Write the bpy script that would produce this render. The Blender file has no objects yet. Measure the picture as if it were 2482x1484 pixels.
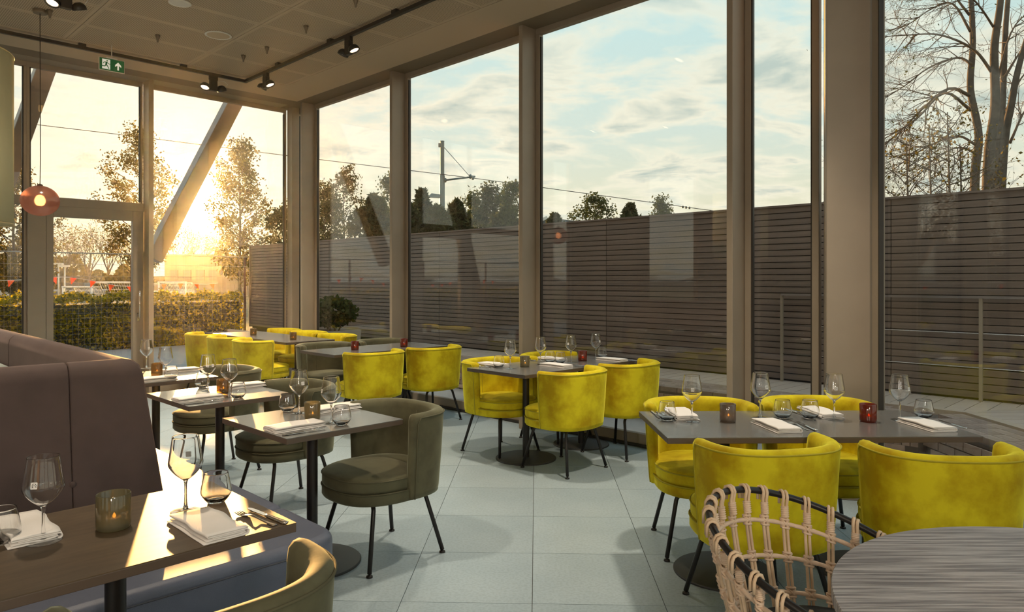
import bpy, bmesh, math, random
import numpy as np
from mathutils import Vector, Matrix, Euler

random.seed(7)
S = bpy.context.scene
C = S.collection
PI = math.pi

# ------------------------------------------------------------------ camera
F, CX, HY, H = 1726.0, 1241.0, 680.0, 1.47
cam_d = bpy.data.cameras.new('camera')
cam = bpy.data.objects.new('camera', cam_d); C.objects.link(cam)
cam.location = (0, 0, H); cam.rotation_euler = (PI/2, 0, 0)
cam_d.sensor_width = 36.0; cam_d.sensor_fit = 'HORIZONTAL'
cam_d.lens = 36.0*F/2482.0
cam_d.shift_x = 0.0; cam_d.shift_y = -(742.0-HY)/2482.0
cam_d.clip_start = 0.02; cam_d.clip_end = 2000
S.camera = cam

# ------------------------------------------------------------------ exposure
vs = S.view_settings
vs.view_transform = 'Standard'; vs.look = 'None'; vs.gamma = 1.0; vs.use_curve_mapping = False
vs.exposure = 0.15
S.cycles.max_bounces = 8; S.cycles.diffuse_bounces = 3; S.cycles.glossy_bounces = 3; S.cycles.volume_bounces = 0
S.cycles.transmission_bounces = 8; S.cycles.transparent_max_bounces = 32
S.cycles.caustics_reflective = False; S.cycles.caustics_refractive = True; S.cycles.blur_glossy = 0.5
S.cycles.sample_clamp_indirect = 6.0
S.cycles.use_adaptive_sampling = True; S.cycles.adaptive_threshold = 0.06; S.cycles.adaptive_min_samples = 20

# ------------------------------------------------------------------ sun
SUN = Vector((-0.441, 1.0, 0.1043)).normalized()
sl = bpy.data.lights.new('sun', 'SUN'); sl.energy = 10.5; sl.color = (1.0, 0.53, 0.17); sl.angle = math.radians(0.7)
so = bpy.data.objects.new('sun', sl); C.objects.link(so)
so.rotation_euler = (-SUN).to_track_quat('-Z', 'Y').to_euler()
so.location = SUN*60

# ------------------------------------------------------------------ sky
SKY_STRENGTH = 1.0
def build_world():
    w = bpy.data.worlds.new('sky'); S.world = w; w.use_nodes = True
    nt = w.node_tree; N = nt.nodes; L = nt.links
    N.clear()
    out = N.new('ShaderNodeOutputWorld'); bg = N.new('ShaderNodeBackground')
    tc = N.new('ShaderNodeTexCoord')
    nrm = N.new('ShaderNodeVectorMath'); nrm.operation = 'NORMALIZE'
    L.new(tc.outputs['Generated'], nrm.inputs[0])
    sep = N.new('ShaderNodeSeparateXYZ'); L.new(nrm.outputs[0], sep.inputs[0])
    ramp = N.new('ShaderNodeValToRGB'); cr = ramp.color_ramp
    L.new(sep.outputs['Z'], ramp.inputs[0])
    stops = [(0.0, (0.10, 0.09, 0.07)), (0.012, (0.90, 0.77, 0.48)), (0.09, (0.82, 0.79, 0.58)), (0.20, (0.67, 0.78, 0.70)),
             (0.36, (0.57, 0.80, 0.80)), (0.6, (0.58, 0.78, 0.84)), (1.0, (0.56, 0.75, 0.84))]
    cr.elements[0].position, cr.elements[0].color = stops[0][0], (*stops[0][1], 1)
    cr.elements[1].position, cr.elements[1].color = stops[-1][0], (*stops[-1][1], 1)
    for p, c in stops[1:-1]:
        e = cr.elements.new(p); e.color = (*c, 1)
    # sun glow
    dot = N.new('ShaderNodeVectorMath'); dot.operation = 'DOT_PRODUCT'
    L.new(nrm.outputs[0], dot.inputs[0]); dot.inputs[1].default_value = SUN
    def power(e, k):
        mx = N.new('ShaderNodeMath'); mx.operation = 'MAXIMUM'; L.new(dot.outputs['Value'], mx.inputs[0]); mx.inputs[1].default_value = 0
        pw = N.new('ShaderNodeMath'); pw.operation = 'POWER'; L.new(mx.outputs[0], pw.inputs[0]); pw.inputs[1].default_value = e
        m = N.new('ShaderNodeMath'); m.operation = 'MULTIPLY'; L.new(pw.outputs[0], m.inputs[0]); m.inputs[1].default_value = k
        return m
    def addcol(prev, fac, col):
        mix = N.new('ShaderNodeMix'); mix.data_type = 'RGBA'; mix.blend_type = 'ADD'
        mul = N.new('ShaderNodeMix'); mul.data_type = 'RGBA'; mul.blend_type = 'MULTIPLY'
        mul.inputs[0].default_value = 1.0
        comb = N.new('ShaderNodeCombineColor')
        for i in range(3): L.new(fac.outputs[0], comb.inputs[i])
        L.new(comb.outputs[0], mul.inputs[6]); mul.inputs[7].default_value = (*col, 1)
        mix.inputs[0].default_value = 1.0
        L.new(prev, mix.inputs[6]); L.new(mul.outputs[2], mix.inputs[7])
        return mix.outputs[2]
    # clouds: directions flattened on a layer overhead
    addz = N.new('ShaderNodeMath'); addz.operation = 'ADD'; L.new(sep.outputs['Z'], addz.inputs[0]); addz.inputs[1].default_value = 0.16
    absz = N.new('ShaderNodeMath'); absz.operation = 'MAXIMUM'; L.new(addz.outputs[0], absz.inputs[0]); absz.inputs[1].default_value = 0.05
    dx = N.new('ShaderNodeMath'); dx.operation = 'DIVIDE'; L.new(sep.outputs['X'], dx.inputs[0]); L.new(absz.outputs[0], dx.inputs[1])
    dy = N.new('ShaderNodeMath'); dy.operation = 'DIVIDE'; L.new(sep.outputs['Y'], dy.inputs[0]); L.new(absz.outputs[0], dy.inputs[1])
    cmb = N.new('ShaderNodeCombineXYZ'); L.new(dx.outputs[0], cmb.inputs[0]); L.new(dy.outputs[0], cmb.inputs[1])
    mp = N.new('ShaderNodeMapping'); L.new(cmb.outputs[0], mp.inputs[0]); mp.inputs['Scale'].default_value = (1.0, 1.25, 1.0)
    mp.inputs['Location'].default_value = (3.7, 1.3, 0.0)
    n1 = N.new('ShaderNodeTexNoise'); n1.inputs['Scale'].default_value = 2.6; n1.inputs['Detail'].default_value = 9; n1.inputs['Roughness'].default_value = 0.58
    n1.inputs['Distortion'].default_value = 0.35
    L.new(mp.outputs[0], n1.inputs['Vector'])
    r1 = N.new('ShaderNodeValToRGB'); r1.color_ramp.elements[0].position = 0.41; r1.color_ramp.elements[1].position = 0.55
    L.new(n1.outputs['Fac'], r1.inputs[0])
    # thick parts of a cloud go grey
    r2 = N.new('ShaderNodeValToRGB'); r2.color_ramp.elements[0].position = 0.53; r2.color_ramp.elements[1].position = 0.68
    r2.color_ramp.elements[0].color = (0.96, 0.91, 0.73, 1); r2.color_ramp.elements[1].color = (0.50, 0.585, 0.53, 1)
    L.new(n1.outputs['Fac'], r2.inputs[0])
    # clouds thin out overhead
    fade = N.new('ShaderNodeMapRange'); L.new(sep.outputs['Z'], fade.inputs[0])
    fade.inputs[1].default_value = 0.24; fade.inputs[2].default_value = 0.50; fade.inputs[3].default_value = 0.9; fade.inputs[4].default_value = 0.30
    cf = N.new('ShaderNodeMath'); cf.operation = 'MULTIPLY'; L.new(r1.outputs[0], cf.inputs[0]); L.new(fade.outputs[0], cf.inputs[1])
    cm = N.new('ShaderNodeMix'); cm.data_type = 'RGBA'
    L.new(cf.outputs[0], cm.inputs[0]); L.new(ramp.outputs[0], cm.inputs[6]); L.new(r2.outputs[0], cm.inputs[7])
    col = cm.outputs[2]
    col = addcol(col, power(9.0, 0.05), (1.0, 0.70, 0.34))
    col = addcol(col, power(150.0, 0.5), (1.0, 0.72, 0.32))
    col = addcol(col, power(2500.0, 12.0), (1.0, 0.82, 0.48)); col = addcol(col, power(30000.0, 60.0), (1.0, 0.86, 0.6))
    # nothing below the horizon but dull earth
    ab = N.new('ShaderNodeMath'); ab.operation = 'GREATER_THAN'; L.new(sep.outputs['Z'], ab.inputs[0]); ab.inputs[1].default_value = -0.002
    gm = N.new('ShaderNodeMix'); gm.data_type = 'RGBA'; L.new(ab.outputs[0], gm.inputs[0])
    gm.inputs[6].default_value = (0.16, 0.14, 0.10, 1); L.new(col, gm.inputs[7])
    L.new(gm.outputs[2], bg.inputs['Color']); bg.inputs['Strength'].default_value = SKY_STRENGTH
    L.new(bg.outputs[0], out.inputs[0])
build_world()

# ------------------------------------------------------------------ helpers
def P(px, py, z=0.0):
    """the point at height z that the photograph shows at (px, py)"""
    Y = (H-z)*F/(py-HY)
    return Vector(((px-CX)/F*Y, Y, z))
def Q(px, py, Y):
    """the point at depth Y that the photograph shows at (px, py)"""
    return Vector(((px-CX)/F*Y, Y, H-(py-HY)*Y/F))

class MB:
    def __init__(s): s.v = []; s.f = []
    def add(s, v, f):
        n = len(s.v); s.v += [tuple(p) for p in v]; s.f += [tuple(i+n for i in q) for q in f]; return s
    def box(s, c, d, rz=0.0, rot=None):
        x, y, z = d[0]/2, d[1]/2, d[2]/2
        m = rot if rot else Matrix.Rotation(rz, 3, 'Z')
        vs_ = [Vector(c)+m@Vector((sx*x, sy*y, sz*z)) for sz in (-1, 1) for sx, sy in ((-1, -1), (1, -1), (1, 1), (-1, 1))]
        return s.add(vs_, [(3, 2, 1, 0), (4, 5, 6, 7), (0, 1, 5, 4), (1, 2, 6, 5), (2, 3, 7, 6), (3, 0, 4, 7)])
    def span(s, p0, p1, up, w, h):
        """a bar from p0 to p1, w wide across, h along up"""
        p0, p1 = Vector(p0), Vector(p1); d = (p1-p0).normalized(); up = Vector(up)
        side = d.cross(up).normalized(); up2 = side.cross(d).normalized()
        vs_ = [p+side*sx*w/2+up2*su*h/2 for p in (p0, p1) for sx, su in ((-1, -1), (1, -1), (1, 1), (-1, 1))]
        return s.add(vs_, [(3, 2, 1, 0), (4, 5, 6, 7), (0, 1, 5, 4), (1, 2, 6, 5), (2, 3, 7, 6), (3, 0, 4, 7)])
    def prism(s, poly, z0, z1):
        n = len(poly)
        vs_ = [(p[0], p[1], z0) for p in poly]+[(p[0], p[1], z1) for p in poly]
        return s.add(vs_, [tuple(range(n-1, -1, -1)), tuple(range(n, 2*n))]+[(i, (i+1) % n, n+(i+1) % n, n+i) for i in range(n)])
    def tube(s, pts, r, k=8, closed=False, caps=True):
        pts = [Vector(p) for p in pts]; n = len(pts)
        rs = r if isinstance(r, (list, tuple)) else [r]*n
        vs_ = []; nrm = None
        for i, p in enumerate(pts):
            a = pts[(i-1) % n] if (closed or i > 0) else p
            b = pts[(i+1) % n] if (closed or i < n-1) else p
            t = (b-a)
            t = t.normalized() if t.length > 1e-9 else Vector((0, 0, 1))
            if nrm is None:
                nrm = t.cross(Vector((0, 0, 1)) if abs(t.z) < 0.9 else Vector((1, 0, 0))).normalized()
            else:
                nrm = nrm-t*nrm.dot(t); nrm = nrm.normalized() if nrm.length > 1e-6 else t.orthogonal().normalized()
            bn = t.cross(nrm)
            vs_ += [p+(nrm*math.cos(2*PI*j/k)+bn*math.sin(2*PI*j/k))*rs[i] for j in range(k)]
        fs = []
        for i in range(n if closed else n-1):
            i2 = (i+1) % n
            for j in range(k):
                fs.append((i*k+j, i*k+(j+1) % k, i2*k+(j+1) % k, i2*k+j))
        if caps and not closed:
            fs.append(tuple(range(k-1, -1, -1))); fs.append(tuple((n-1)*k+j for j in range(k)))
        return s.add(vs_, fs)
    def lathe(s, prof, k=32, c=(0, 0, 0), sx=1.0, sy=1.0):
        n = len(prof); vs_ = []
        for r, z in prof:
            vs_ += [(c[0]+r*sx*math.cos(2*PI*j/k), c[1]+r*sy*math.sin(2*PI*j/k), c[2]+z) for j in range(k)]
        fs = [(i*k+j, i*k+(j+1) % k, (i+1)*k+(j+1) % k, (i+1)*k+j) for i in range(n-1) for j in range(k)]
        if prof[0][0] > 1e-6: fs.append(tuple(range(k-1, -1, -1)))
        if prof[-1][0] > 1e-6: fs.append(tuple((n-1)*k+j for j in range(k)))
        return s.add(vs_, fs)
    def grid(s, fn, nu, nv, cu=False):
        vs_ = [fn(i/(nu if cu else nu-1), j/(nv-1)) for j in range(nv) for i in range(nu)]
        fs = [(j*nu+i, j*nu+(i+1) % nu, (j+1)*nu+(i+1) % nu, (j+1)*nu+i) for j in range(nv-1) for i in range(nu if cu else nu-1)]
        return s.add(vs_, fs)
    def mesh(s, name, m, smooth=False, weld=False):
        me = bpy.data.meshes.new(name); me.from_pydata(s.v, [], s.f)
        if weld:
            b = bmesh.new(); b.from_mesh(me); bmesh.ops.remove_doubles(b, verts=b.verts, dist=1e-5)
            bmesh.ops.recalc_face_normals(b, faces=b.faces); b.to_mesh(me); b.free()
        if m is not None: me.materials.append(m)
        if smooth: me.polygons.foreach_set('use_smooth', [True]*len(me.polygons))
        me.update()
        return me
    def build(s, name, m, parent=None, smooth=False, bevel=0.0, seg=2, loc=None, weld=False, angle=40):
        me = s.mesh(name, m, smooth, weld)
        o = bpy.data.objects.new(name, me); C.objects.link(o)
        if parent is not None: o.parent = parent
        if loc is not None: o.location = loc
        if bevel:
            b = o.modifiers.new('bevel', 'BEVEL'); b.width = bevel; b.segments = seg; b.limit_method = 'ANGLE'; b.angle_limit = math.radians(angle)
        return o

def chaikin(pr, it=2):
    for _ in range(it):
        out = [pr[0]]
        for (r0, z0), (r1, z1) in zip(pr, pr[1:]): out += [(.75*r0+.25*r1, .75*z0+.25*z1), (.25*r0+.75*r1, .25*z0+.75*z1)]
        pr = out+[pr[-1]]
    return pr
def spline(pts, k=5):
    pts = [Vector(p) for p in pts]; ext = [pts[0]*2-pts[1]]+pts+[pts[-1]*2-pts[-2]]; out = []
    for i in range(1, len(ext)-2):
        a, b, c, d = ext[i-1:i+3]
        for q in range(k):
            t = q/k; out.append(.5*((2*b)+(c-a)*t+(2*a-5*b+4*c-d)*t*t+(3*b-a-3*c+d)*t**3))
    return out+[pts[-1]]
def smooth_by_angle(o, deg=35):
    me = o.data
    b = bmesh.new(); b.from_mesh(me)
    bmesh.ops.recalc_face_normals(b, faces=b.faces)
    for f in b.faces: f.smooth = True
    for e in b.edges:
        if len(e.link_faces) == 2: e.smooth = e.calc_face_angle(0) < math.radians(deg)
    b.to_mesh(me); b.free()
    return o

def empty(name, loc=(0, 0, 0), rz=0.0):
    o = bpy.data.objects.new(name, None); C.objects.link(o); o.location = loc; o.rotation_euler = (0, 0, rz)
    o.empty_display_size = 0.1
    return o
def tag(o, label=None, cat=None, group=None, kind=None):
    if label: o['label'] = label
    if cat: o['category'] = cat
    if group: o['group'] = group
    if kind: o['kind'] = kind
    return o
def thing(name, label, cat, loc=(0, 0, 0), rz=0.0, group=None):
    return tag(empty(name, loc, rz), label, cat, group)
def struct(o, label=None): return tag(o, label, None, None, 'structure')
def dup(root, loc=None, rz=None, label=None, group=None, scale=None):
    r = root.copy(); C.objects.link(r)
    if loc is not None: r.location = loc
    if rz is not None: r.rotation_euler = (0, 0, rz)
    if scale: r.scale = (scale,)*3
    if label: r['label'] = label
    if group: r['group'] = group
    for ch in list(root.children):
        c = ch.copy(); C.objects.link(c); c.parent = r
        for g in list(ch.children):
            d = g.copy(); C.objects.link(d); d.parent = c
    return r
def share(me, name, parent, loc=(0, 0, 0), rot=(0, 0, 0), scale=None):
    o = bpy.data.objects.new(name, me); C.objects.link(o); o.parent = parent; o.location = loc; o.rotation_euler = rot
    if scale: o.scale = scale
    return o

# ------------------------------------------------------------------ materials
MATS = {}
def mat(name, col, rough=0.5, metal=0.0, col2=None, nscale=6.0, ndetail=4.0, contrast=(0.35, 0.65), bump=0.0, bscale=60.0,
        stretch=None, sheen=0.0, sheen_tint=None, spec=0.5, coat=0.0, coords='Object', per_object=0.0):
    m = bpy.data.materials.new(name); m.use_nodes = True
    nt = m.node_tree; N = nt.nodes; L = nt.links
    b = N['Principled BSDF']
    b.inputs['Base Color'].default_value = (*col, 1); b.inputs['Roughness'].default_value = rough; b.inputs['Metallic'].default_value = metal
    b.inputs['Specular IOR Level'].default_value = spec
    if coat: b.inputs['Coat Weight'].default_value = coat; b.inputs['Coat Roughness'].default_value = 0.2
    if sheen:
        b.inputs['Sheen Weight'].default_value = sheen; b.inputs['Sheen Roughness'].default_value = 0.35
        b.inputs['Sheen Tint'].default_value = (*(sheen_tint or col), 1)
    tc = N.new('ShaderNodeTexCoord'); mp = N.new('ShaderNodeMapping'); L.new(tc.outputs[coords], mp.inputs[0])
    if stretch: mp.inputs['Scale'].default_value = stretch
    last = None
    if col2 is not None:
        n = N.new('ShaderNodeTexNoise'); n.inputs['Scale'].default_value = nscale; n.inputs['Detail'].default_value = ndetail; n.inputs['Roughness'].default_value = 0.6
        L.new(mp.outputs[0], n.inputs['Vector'])
        r = N.new('ShaderNodeValToRGB'); r.color_ramp.elements[0].position, r.color_ramp.elements[1].position = contrast
        r.color_ramp.elements[0].color = (*col, 1); r.color_ramp.elements[1].color = (*col2, 1)
        L.new(n.outputs['Fac'], r.inputs[0]); last = r.outputs[0]
    if per_object:
        oi = N.new('ShaderNodeObjectInfo'); hs = N.new('ShaderNodeHueSaturation')
        mr = N.new('ShaderNodeMapRange'); L.new(oi.outputs['Random'], mr.inputs[0]); mr.inputs[3].default_value = 1-per_object; mr.inputs[4].default_value = 1+per_object
        L.new(mr.outputs[0], hs.inputs['Value'])
        if last: L.new(last, hs.inputs['Color'])
        else: hs.inputs['Color'].default_value = (*col, 1)
        last = hs.outputs[0]
    if last: L.new(last, b.inputs['Base Color'])
    if bump:
        n2 = N.new('ShaderNodeTexNoise'); n2.inputs['Scale'].default_value = bscale; n2.inputs['Detail'].default_value = 3
        L.new(mp.outputs[0], n2.inputs['Vector'])
        bp = N.new('ShaderNodeBump'); bp.inputs['Strength'].default_value = bump; bp.inputs['Distance'].default_value = 0.01
        L.new(n2.outputs['Fac'], bp.inputs['Height']); L.new(bp.outputs[0], b.inputs['Normal'])
    MATS[name] = m
    return m

def emit(name, col, strength):
    m = bpy.data.materials.new(name); m.use_nodes = True; nt = m.node_tree
    b = nt.nodes['Principled BSDF']; b.inputs['Base Color'].default_value = (*col, 1)
    b.inputs['Emission Color'].default_value = (*col, 1); b.inputs['Emission Strength'].default_value = strength
    return m

def thin_glass(name, tint=(1, 1, 1), f0=0.06, rough=0.0, haze=0.0, haze_col=(1, 1, 1), edge=1.0):
    """a thin pane: what is not reflected (Schlick) passes straight through"""
    m = bpy.data.materials.new(name); m.use_nodes = True; nt = m.node_tree; N = nt.nodes; L = nt.links
    N.clear()
    out = N.new('ShaderNodeOutputMaterial'); tr = N.new('ShaderNodeBsdfTransparent'); gl = N.new('ShaderNodeBsdfGlossy')
    tr.inputs[0].default_value = (*tint, 1); gl.inputs['Roughness'].default_value = rough
    lw = N.new('ShaderNodeLayerWeight'); lw.inputs['Blend'].default_value = 0.5
    pw = N.new('ShaderNodeMath'); pw.operation = 'POWER'; L.new(lw.outputs['Facing'], pw.inputs[0]); pw.inputs[1].default_value = 5.0/edge
    ma = N.new('ShaderNodeMath'); ma.operation = 'MULTIPLY_ADD'; L.new(pw.outputs[0], ma.inputs[0]); ma.inputs[1].default_value = 1-f0; ma.inputs[2].default_value = f0
    mx = N.new('ShaderNodeMixShader'); L.new(ma.outputs[0], mx.inputs[0])
    body = tr.outputs[0]
    if haze:
        df = N.new('ShaderNodeBsdfDiffuse'); df.inputs[0].default_value = (*haze_col, 1)
        tl = N.new('ShaderNodeBsdfTranslucent'); tl.inputs[0].default_value = (*haze_col, 1)
        h1 = N.new('ShaderNodeMixShader'); h1.inputs[0].default_value = 0.6; L.new(df.outputs[0], h1.inputs[1]); L.new(tl.outputs[0], h1.inputs[2])
        h2 = N.new('ShaderNodeMixShader'); h2.inputs[0].default_value = haze; L.new(tr.outputs[0], h2.inputs[1]); L.new(h1.outputs[0], h2.inputs[2])
        body = h2.outputs[0]
    L.new(body, mx.inputs[1]); L.new(gl.outputs[0], mx.inputs[2]); L.new(mx.outputs[0], out.inputs[0])
    return m
def solid_glass(name):
    m = bpy.data.materials.new(name); m.use_nodes = True; nt = m.node_tree; N = nt.nodes
    N.clear(); out = N.new('ShaderNodeOutputMaterial'); g = N.new('ShaderNodeBsdfGlass'); g.inputs['IOR'].default_value = 1.48; g.inputs['Roughness'].default_value = 0.0
    nt.links.new(g.outputs[0], out.inputs[0]); return m
def leaf_mat(name, c1, c2, trans=0.5, tcol=None):
    m = bpy.data.materials.new(name); m.use_nodes = True; nt = m.node_tree; N = nt.nodes; L = nt.links
    N.clear(); out = N.new('ShaderNodeOutputMaterial')
    gi = N.new('ShaderNodeNewGeometry')
    r = N.new('ShaderNodeValToRGB'); r.color_ramp.elements[0].color = (*c1, 1); r.color_ramp.elements[1].color = (*c2, 1)
    L.new(gi.outputs['Random Per Island'], r.inputs[0])
    df = N.new('ShaderNodeBsdfDiffuse'); tl = N.new('ShaderNodeBsdfTranslucent')
    L.new(r.outputs[0], df.inputs[0])
    hs = N.new('ShaderNodeHueSaturation'); hs.inputs['Value'].default_value = 1.6; hs.inputs['Saturation'].default_value = 1.1
    L.new(r.outputs[0], hs.inputs['Color']); L.new(hs.outputs[0], tl.inputs[0])
    mx = N.new('ShaderNodeMixShader'); mx.inputs[0].default_value = trans; L.new(df.outputs[0], mx.inputs[1]); L.new(tl.outputs[0], mx.inputs[2])
    L.new(mx.outputs[0], out.inputs[0]); return m

M_bronze = mat('bronze_aluminium', (0.33, 0.27, 0.205), 0.45, 0.10, (0.36, 0.295, 0.225), 3, bump=0.05, bscale=300)
M_bronze_dark = mat('dark_gasket', (0.035, 0.028, 0.022), 0.5)
M_soffit = mat('soffit_metal', (0.22, 0.17, 0.115), 0.5, 0.15)
M_brace = mat('brace_steel', (0.26, 0.22, 0.19), 0.45, 0.2, (0.22, 0.19, 0.165), 4)
M_ceil_plain = mat('ceiling_plaster', (0.56, 0.44, 0.31), 0.8)
M_pane = thin_glass('window_glass', (0.985, 0.99, 0.985), 0.048)
M_track = mat('black_track', (0.03, 0.026, 0.022), 0.4)
M_black = mat('black_steel', (0.022, 0.019, 0.018), 0.38, 0.3)
M_base = mat('base_disc_steel', (0.055, 0.055, 0.055), 0.45, 0.3)
M_white_plastic = mat('white_plastic', (0.75, 0.72, 0.66), 0.4)

def perforated():
    m = bpy.data.materials.new('perforated_ceiling'); m.use_nodes = True; nt = m.node_tree; N = nt.nodes; L = nt.links
    b = N['Principled BSDF']; b.inputs['Roughness'].default_value = 0.8
    tc = N.new('ShaderNodeTexCoord'); mp = N.new('ShaderNodeMapping'); mp.inputs['Scale'].default_value = (55, 55, 55); L.new(tc.outputs['Object'], mp.inputs[0])
    fr = N.new('ShaderNodeVectorMath'); fr.operation = 'FRACTION'; L.new(mp.outputs[0], fr.inputs[0])
    sb = N.new('ShaderNodeVectorMath'); sb.operation = 'SUBTRACT'; L.new(fr.outputs[0], sb.inputs[0]); sb.inputs[1].default_value = (0.5, 0.5, 0)
    sx = N.new('ShaderNodeSeparateXYZ'); L.new(sb.outputs[0], sx.inputs[0])
    cx_ = N.new('ShaderNodeCombineXYZ'); L.new(sx.outputs[0], cx_.inputs[0]); L.new(sx.outputs[1], cx_.inputs[1])
    ln = N.new('ShaderNodeVectorMath'); ln.operation = 'LENGTH'; L.new(cx_.outputs[0], ln.inputs[0])
    lt = N.new('ShaderNodeMath'); lt.operation = 'LESS_THAN'; L.new(ln.outputs['Value'], lt.inputs[0]); lt.inputs[1].default_value = 0.30
    # plain rim round each panel
    geo = N.new('ShaderNodeSeparateXYZ'); L.new(tc.outputs['Object'], geo.inputs[0])
    def inside(sock, lim):
        a = N.new('ShaderNodeMath'); a.operation = 'ABSOLUTE'; L.new(sock, a.inputs[0])
        l = N.new('ShaderNodeMath'); l.operation = 'LESS_THAN'; L.new(a.outputs[0], l.inputs[0]); l.inputs[1].default_value = lim; return l
    ix = inside(geo.outputs[0], PANEL[0]/2-0.035); iy = inside(geo.outputs[1], PANEL[1]/2-0.035)
    m1 = N.new('ShaderNodeMath'); m1.operation = 'MULTIPLY'; L.new(ix.outputs[0], m1.inputs[0]); L.new(iy.outputs[0], m1.inputs[1])
    m2 = N.new('ShaderNodeMath'); m2.operation = 'MULTIPLY'; L.new(m1.outputs[0], m2.inputs[0]); L.new(lt.outputs[0], m2.inputs[1])
    mx = N.new('ShaderNodeMix'); mx.data_type = 'RGBA'; L.new(m2.outputs[0], mx.inputs[0])
    mx.inputs[6].default_value = (0.56, 0.44, 0.31, 1); mx.inputs[7].default_value = (0.20, 0.15, 0.10, 1)
    L.new(mx.outputs[2], b.inputs['Base Color']); return m
PANEL = (1.25, 0.62)
M_perf = perforated()
M_tile = mat('floor_tile', (0.30, 0.38, 0.425), 0.38, 0, (0.37, 0.45, 0.49), 1.6, 6, (0.3, 0.7), bump=0.03, bscale=90, per_object=0.05)
def speckle(m, scale=160, dark=0.86):
    nt = m.node_tree; N = nt.nodes; L = nt.links; b = N['Principled BSDF']
    src = b.inputs['Base Color'].links[0].from_socket
    tc = N.new('ShaderNodeTexCoord'); v = N.new('ShaderNodeTexNoise'); v.inputs['Scale'].default_value = scale; v.inputs['Detail'].default_value = 2
    L.new(tc.outputs['Object'], v.inputs['Vector'])
    r = N.new('ShaderNodeValToRGB'); r.color_ramp.elements[0].position = 0.38; r.color_ramp.elements[1].position = 0.55
    r.color_ramp.elements[0].color = (dark, dark, dark, 1); r.color_ramp.elements[1].color = (1, 1, 1, 1)
    L.new(v.outputs['Fac'], r.inputs[0])
    mx = N.new('ShaderNodeMix'); mx.data_type = 'RGBA'; mx.blend_type = 'MULTIPLY'; mx.inputs[0].default_value = 1.0
    L.new(src, mx.inputs[6]); L.new(r.outputs[0], mx.inputs[7]); L.new(mx.outputs[2], b.inputs['Base Color'])
speckle(M_tile, 70, 0.88)
M_grout = mat('grout', (0.11, 0.11, 0.105), 0.8)
M_pave = mat('paving', (0.30, 0.30, 0.30), 0.7, 0, (0.36, 0.35, 0.34), 2, bump=0.1, bscale=40)
M_ground = mat('earth_and_grass', (0.10, 0.10, 0.045), 0.9, 0, (0.16, 0.13, 0.07), 0.6, 6)
M_brick = mat('dark_brick', (0.45, 0.30, 0.225), 0.85, 0, (0.53, 0.37, 0.285), 18, bump=0.25, bscale=90, per_object=0.22)
M_mortar = mat('mortar', (0.17, 0.125, 0.10), 0.95)
M_paver = mat('coping_paver', (0.33, 0.235, 0.185), 0.9, 0, (0.43, 0.315, 0.255), 14, bump=0.3, bscale=70, per_object=0.2)
M_deck = mat('deck_wood', (0.56, 0.435, 0.35), 0.75, 0, (0.63, 0.505, 0.415), 4, 5, stretch=(1, 9, 9), bump=0.15, bscale=40, per_object=0.08)
M_board = mat('stained_fence_board', (0.155, 0.113, 0.090), 0.6, 0, (0.215, 0.16, 0.13), 3, 5, stretch=(0.6, 10, 10), bump=0.15, bscale=30, per_object=0.10)
M_yellow = mat('chartreuse_velvet', (0.72, 0.60, 0.016), 0.75, 0, (0.44, 0.295, 0.004), 5.0, 8, (0.40, 0.64), bump=0.10, bscale=25, sheen=1.0, sheen_tint=(1.0, 0.95, 0.10), spec=0.15)
M_green = mat('olive_velvet', (0.115, 0.108, 0.060), 0.75, 0, (0.075, 0.068, 0.038), 5.5, 6, (0.42, 0.68), bump=0.06, bscale=25, sheen=0.55, sheen_tint=(0.50, 0.52, 0.38), spec=0.25)
M_yellow_p = mat('chartreuse_piping', (0.42, 0.35, 0.012), 0.8, sheen=0.3)
M_green_p = mat('olive_piping', (0.085, 0.078, 0.04), 0.8, sheen=0.3)
M_top = mat('grey_laminate', (0.135, 0.130, 0.122), 0.26, 0, (0.155, 0.150, 0.140), 3, bump=0.015, bscale=200, spec=0.95, coat=0.6)
M_edge = mat('brown_laminate_edge', (0.10, 0.070, 0.050), 0.5)
M_top_wood = mat('oak_brown_laminate', (0.080, 0.055, 0.032), 0.46, 0, (0.115, 0.080, 0.047), 3.5, 6, stretch=(2, 14, 2), bump=0.04, bscale=60)
M_leather = mat('slate_leather', (0.105, 0.120, 0.170), 0.42, 0, (0.125, 0.140, 0.192), 6, bump=0.18, bscale=420)
M_fabric = mat('mauve_brown_fabric', (0.070, 0.046, 0.041), 0.85, 0, (0.088, 0.058, 0.052), 5, bump=0.15, bscale=500, sheen=0.25, sheen_tint=(0.6, 0.42, 0.38))
M_linen = mat('white_linen', (0.80, 0.76, 0.72), 0.85, 0, (0.84, 0.80, 0.77), 9, bump=0.12, bscale=350)
M_steel = mat('polished_steel', (0.66, 0.64, 0.62), 0.16, 1.0)
M_bowl = solid_glass('clear_glass')
M_solid = M_bowl
M_foot = thin_glass('foot_glass', (0.97, 0.975, 0.975), 0.09, edge=1.6)
M_sticker = mat('white_print', (0.85, 0.83, 0.80), 0.6)
M_mark = mat('black_print', (0.03, 0.03, 0.03), 0.6)
M_hold_olive = thin_glass('smoky_olive_glass', (0.42, 0.38, 0.22), 0.06, 0.05, 0.38, (0.46, 0.42, 0.27))
M_hold_grey = thin_glass('smoky_grey_glass', (0.42, 0.36, 0.30), 0.06, 0.05, 0.38, (0.44, 0.36, 0.30))
M_hold_amber = thin_glass('amber_glass', (0.48, 0.36, 0.14), 0.06, 0.05, 0.30, (0.40, 0.29, 0.12))
M_hold_red = thin_glass('red_glass', (0.42, 0.07, 0.025), 0.06, 0.05, 0.42, (0.42, 0.10, 0.05))
M_wax = mat('candle_wax', (0.75, 0.66, 0.52), 0.5)
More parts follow.
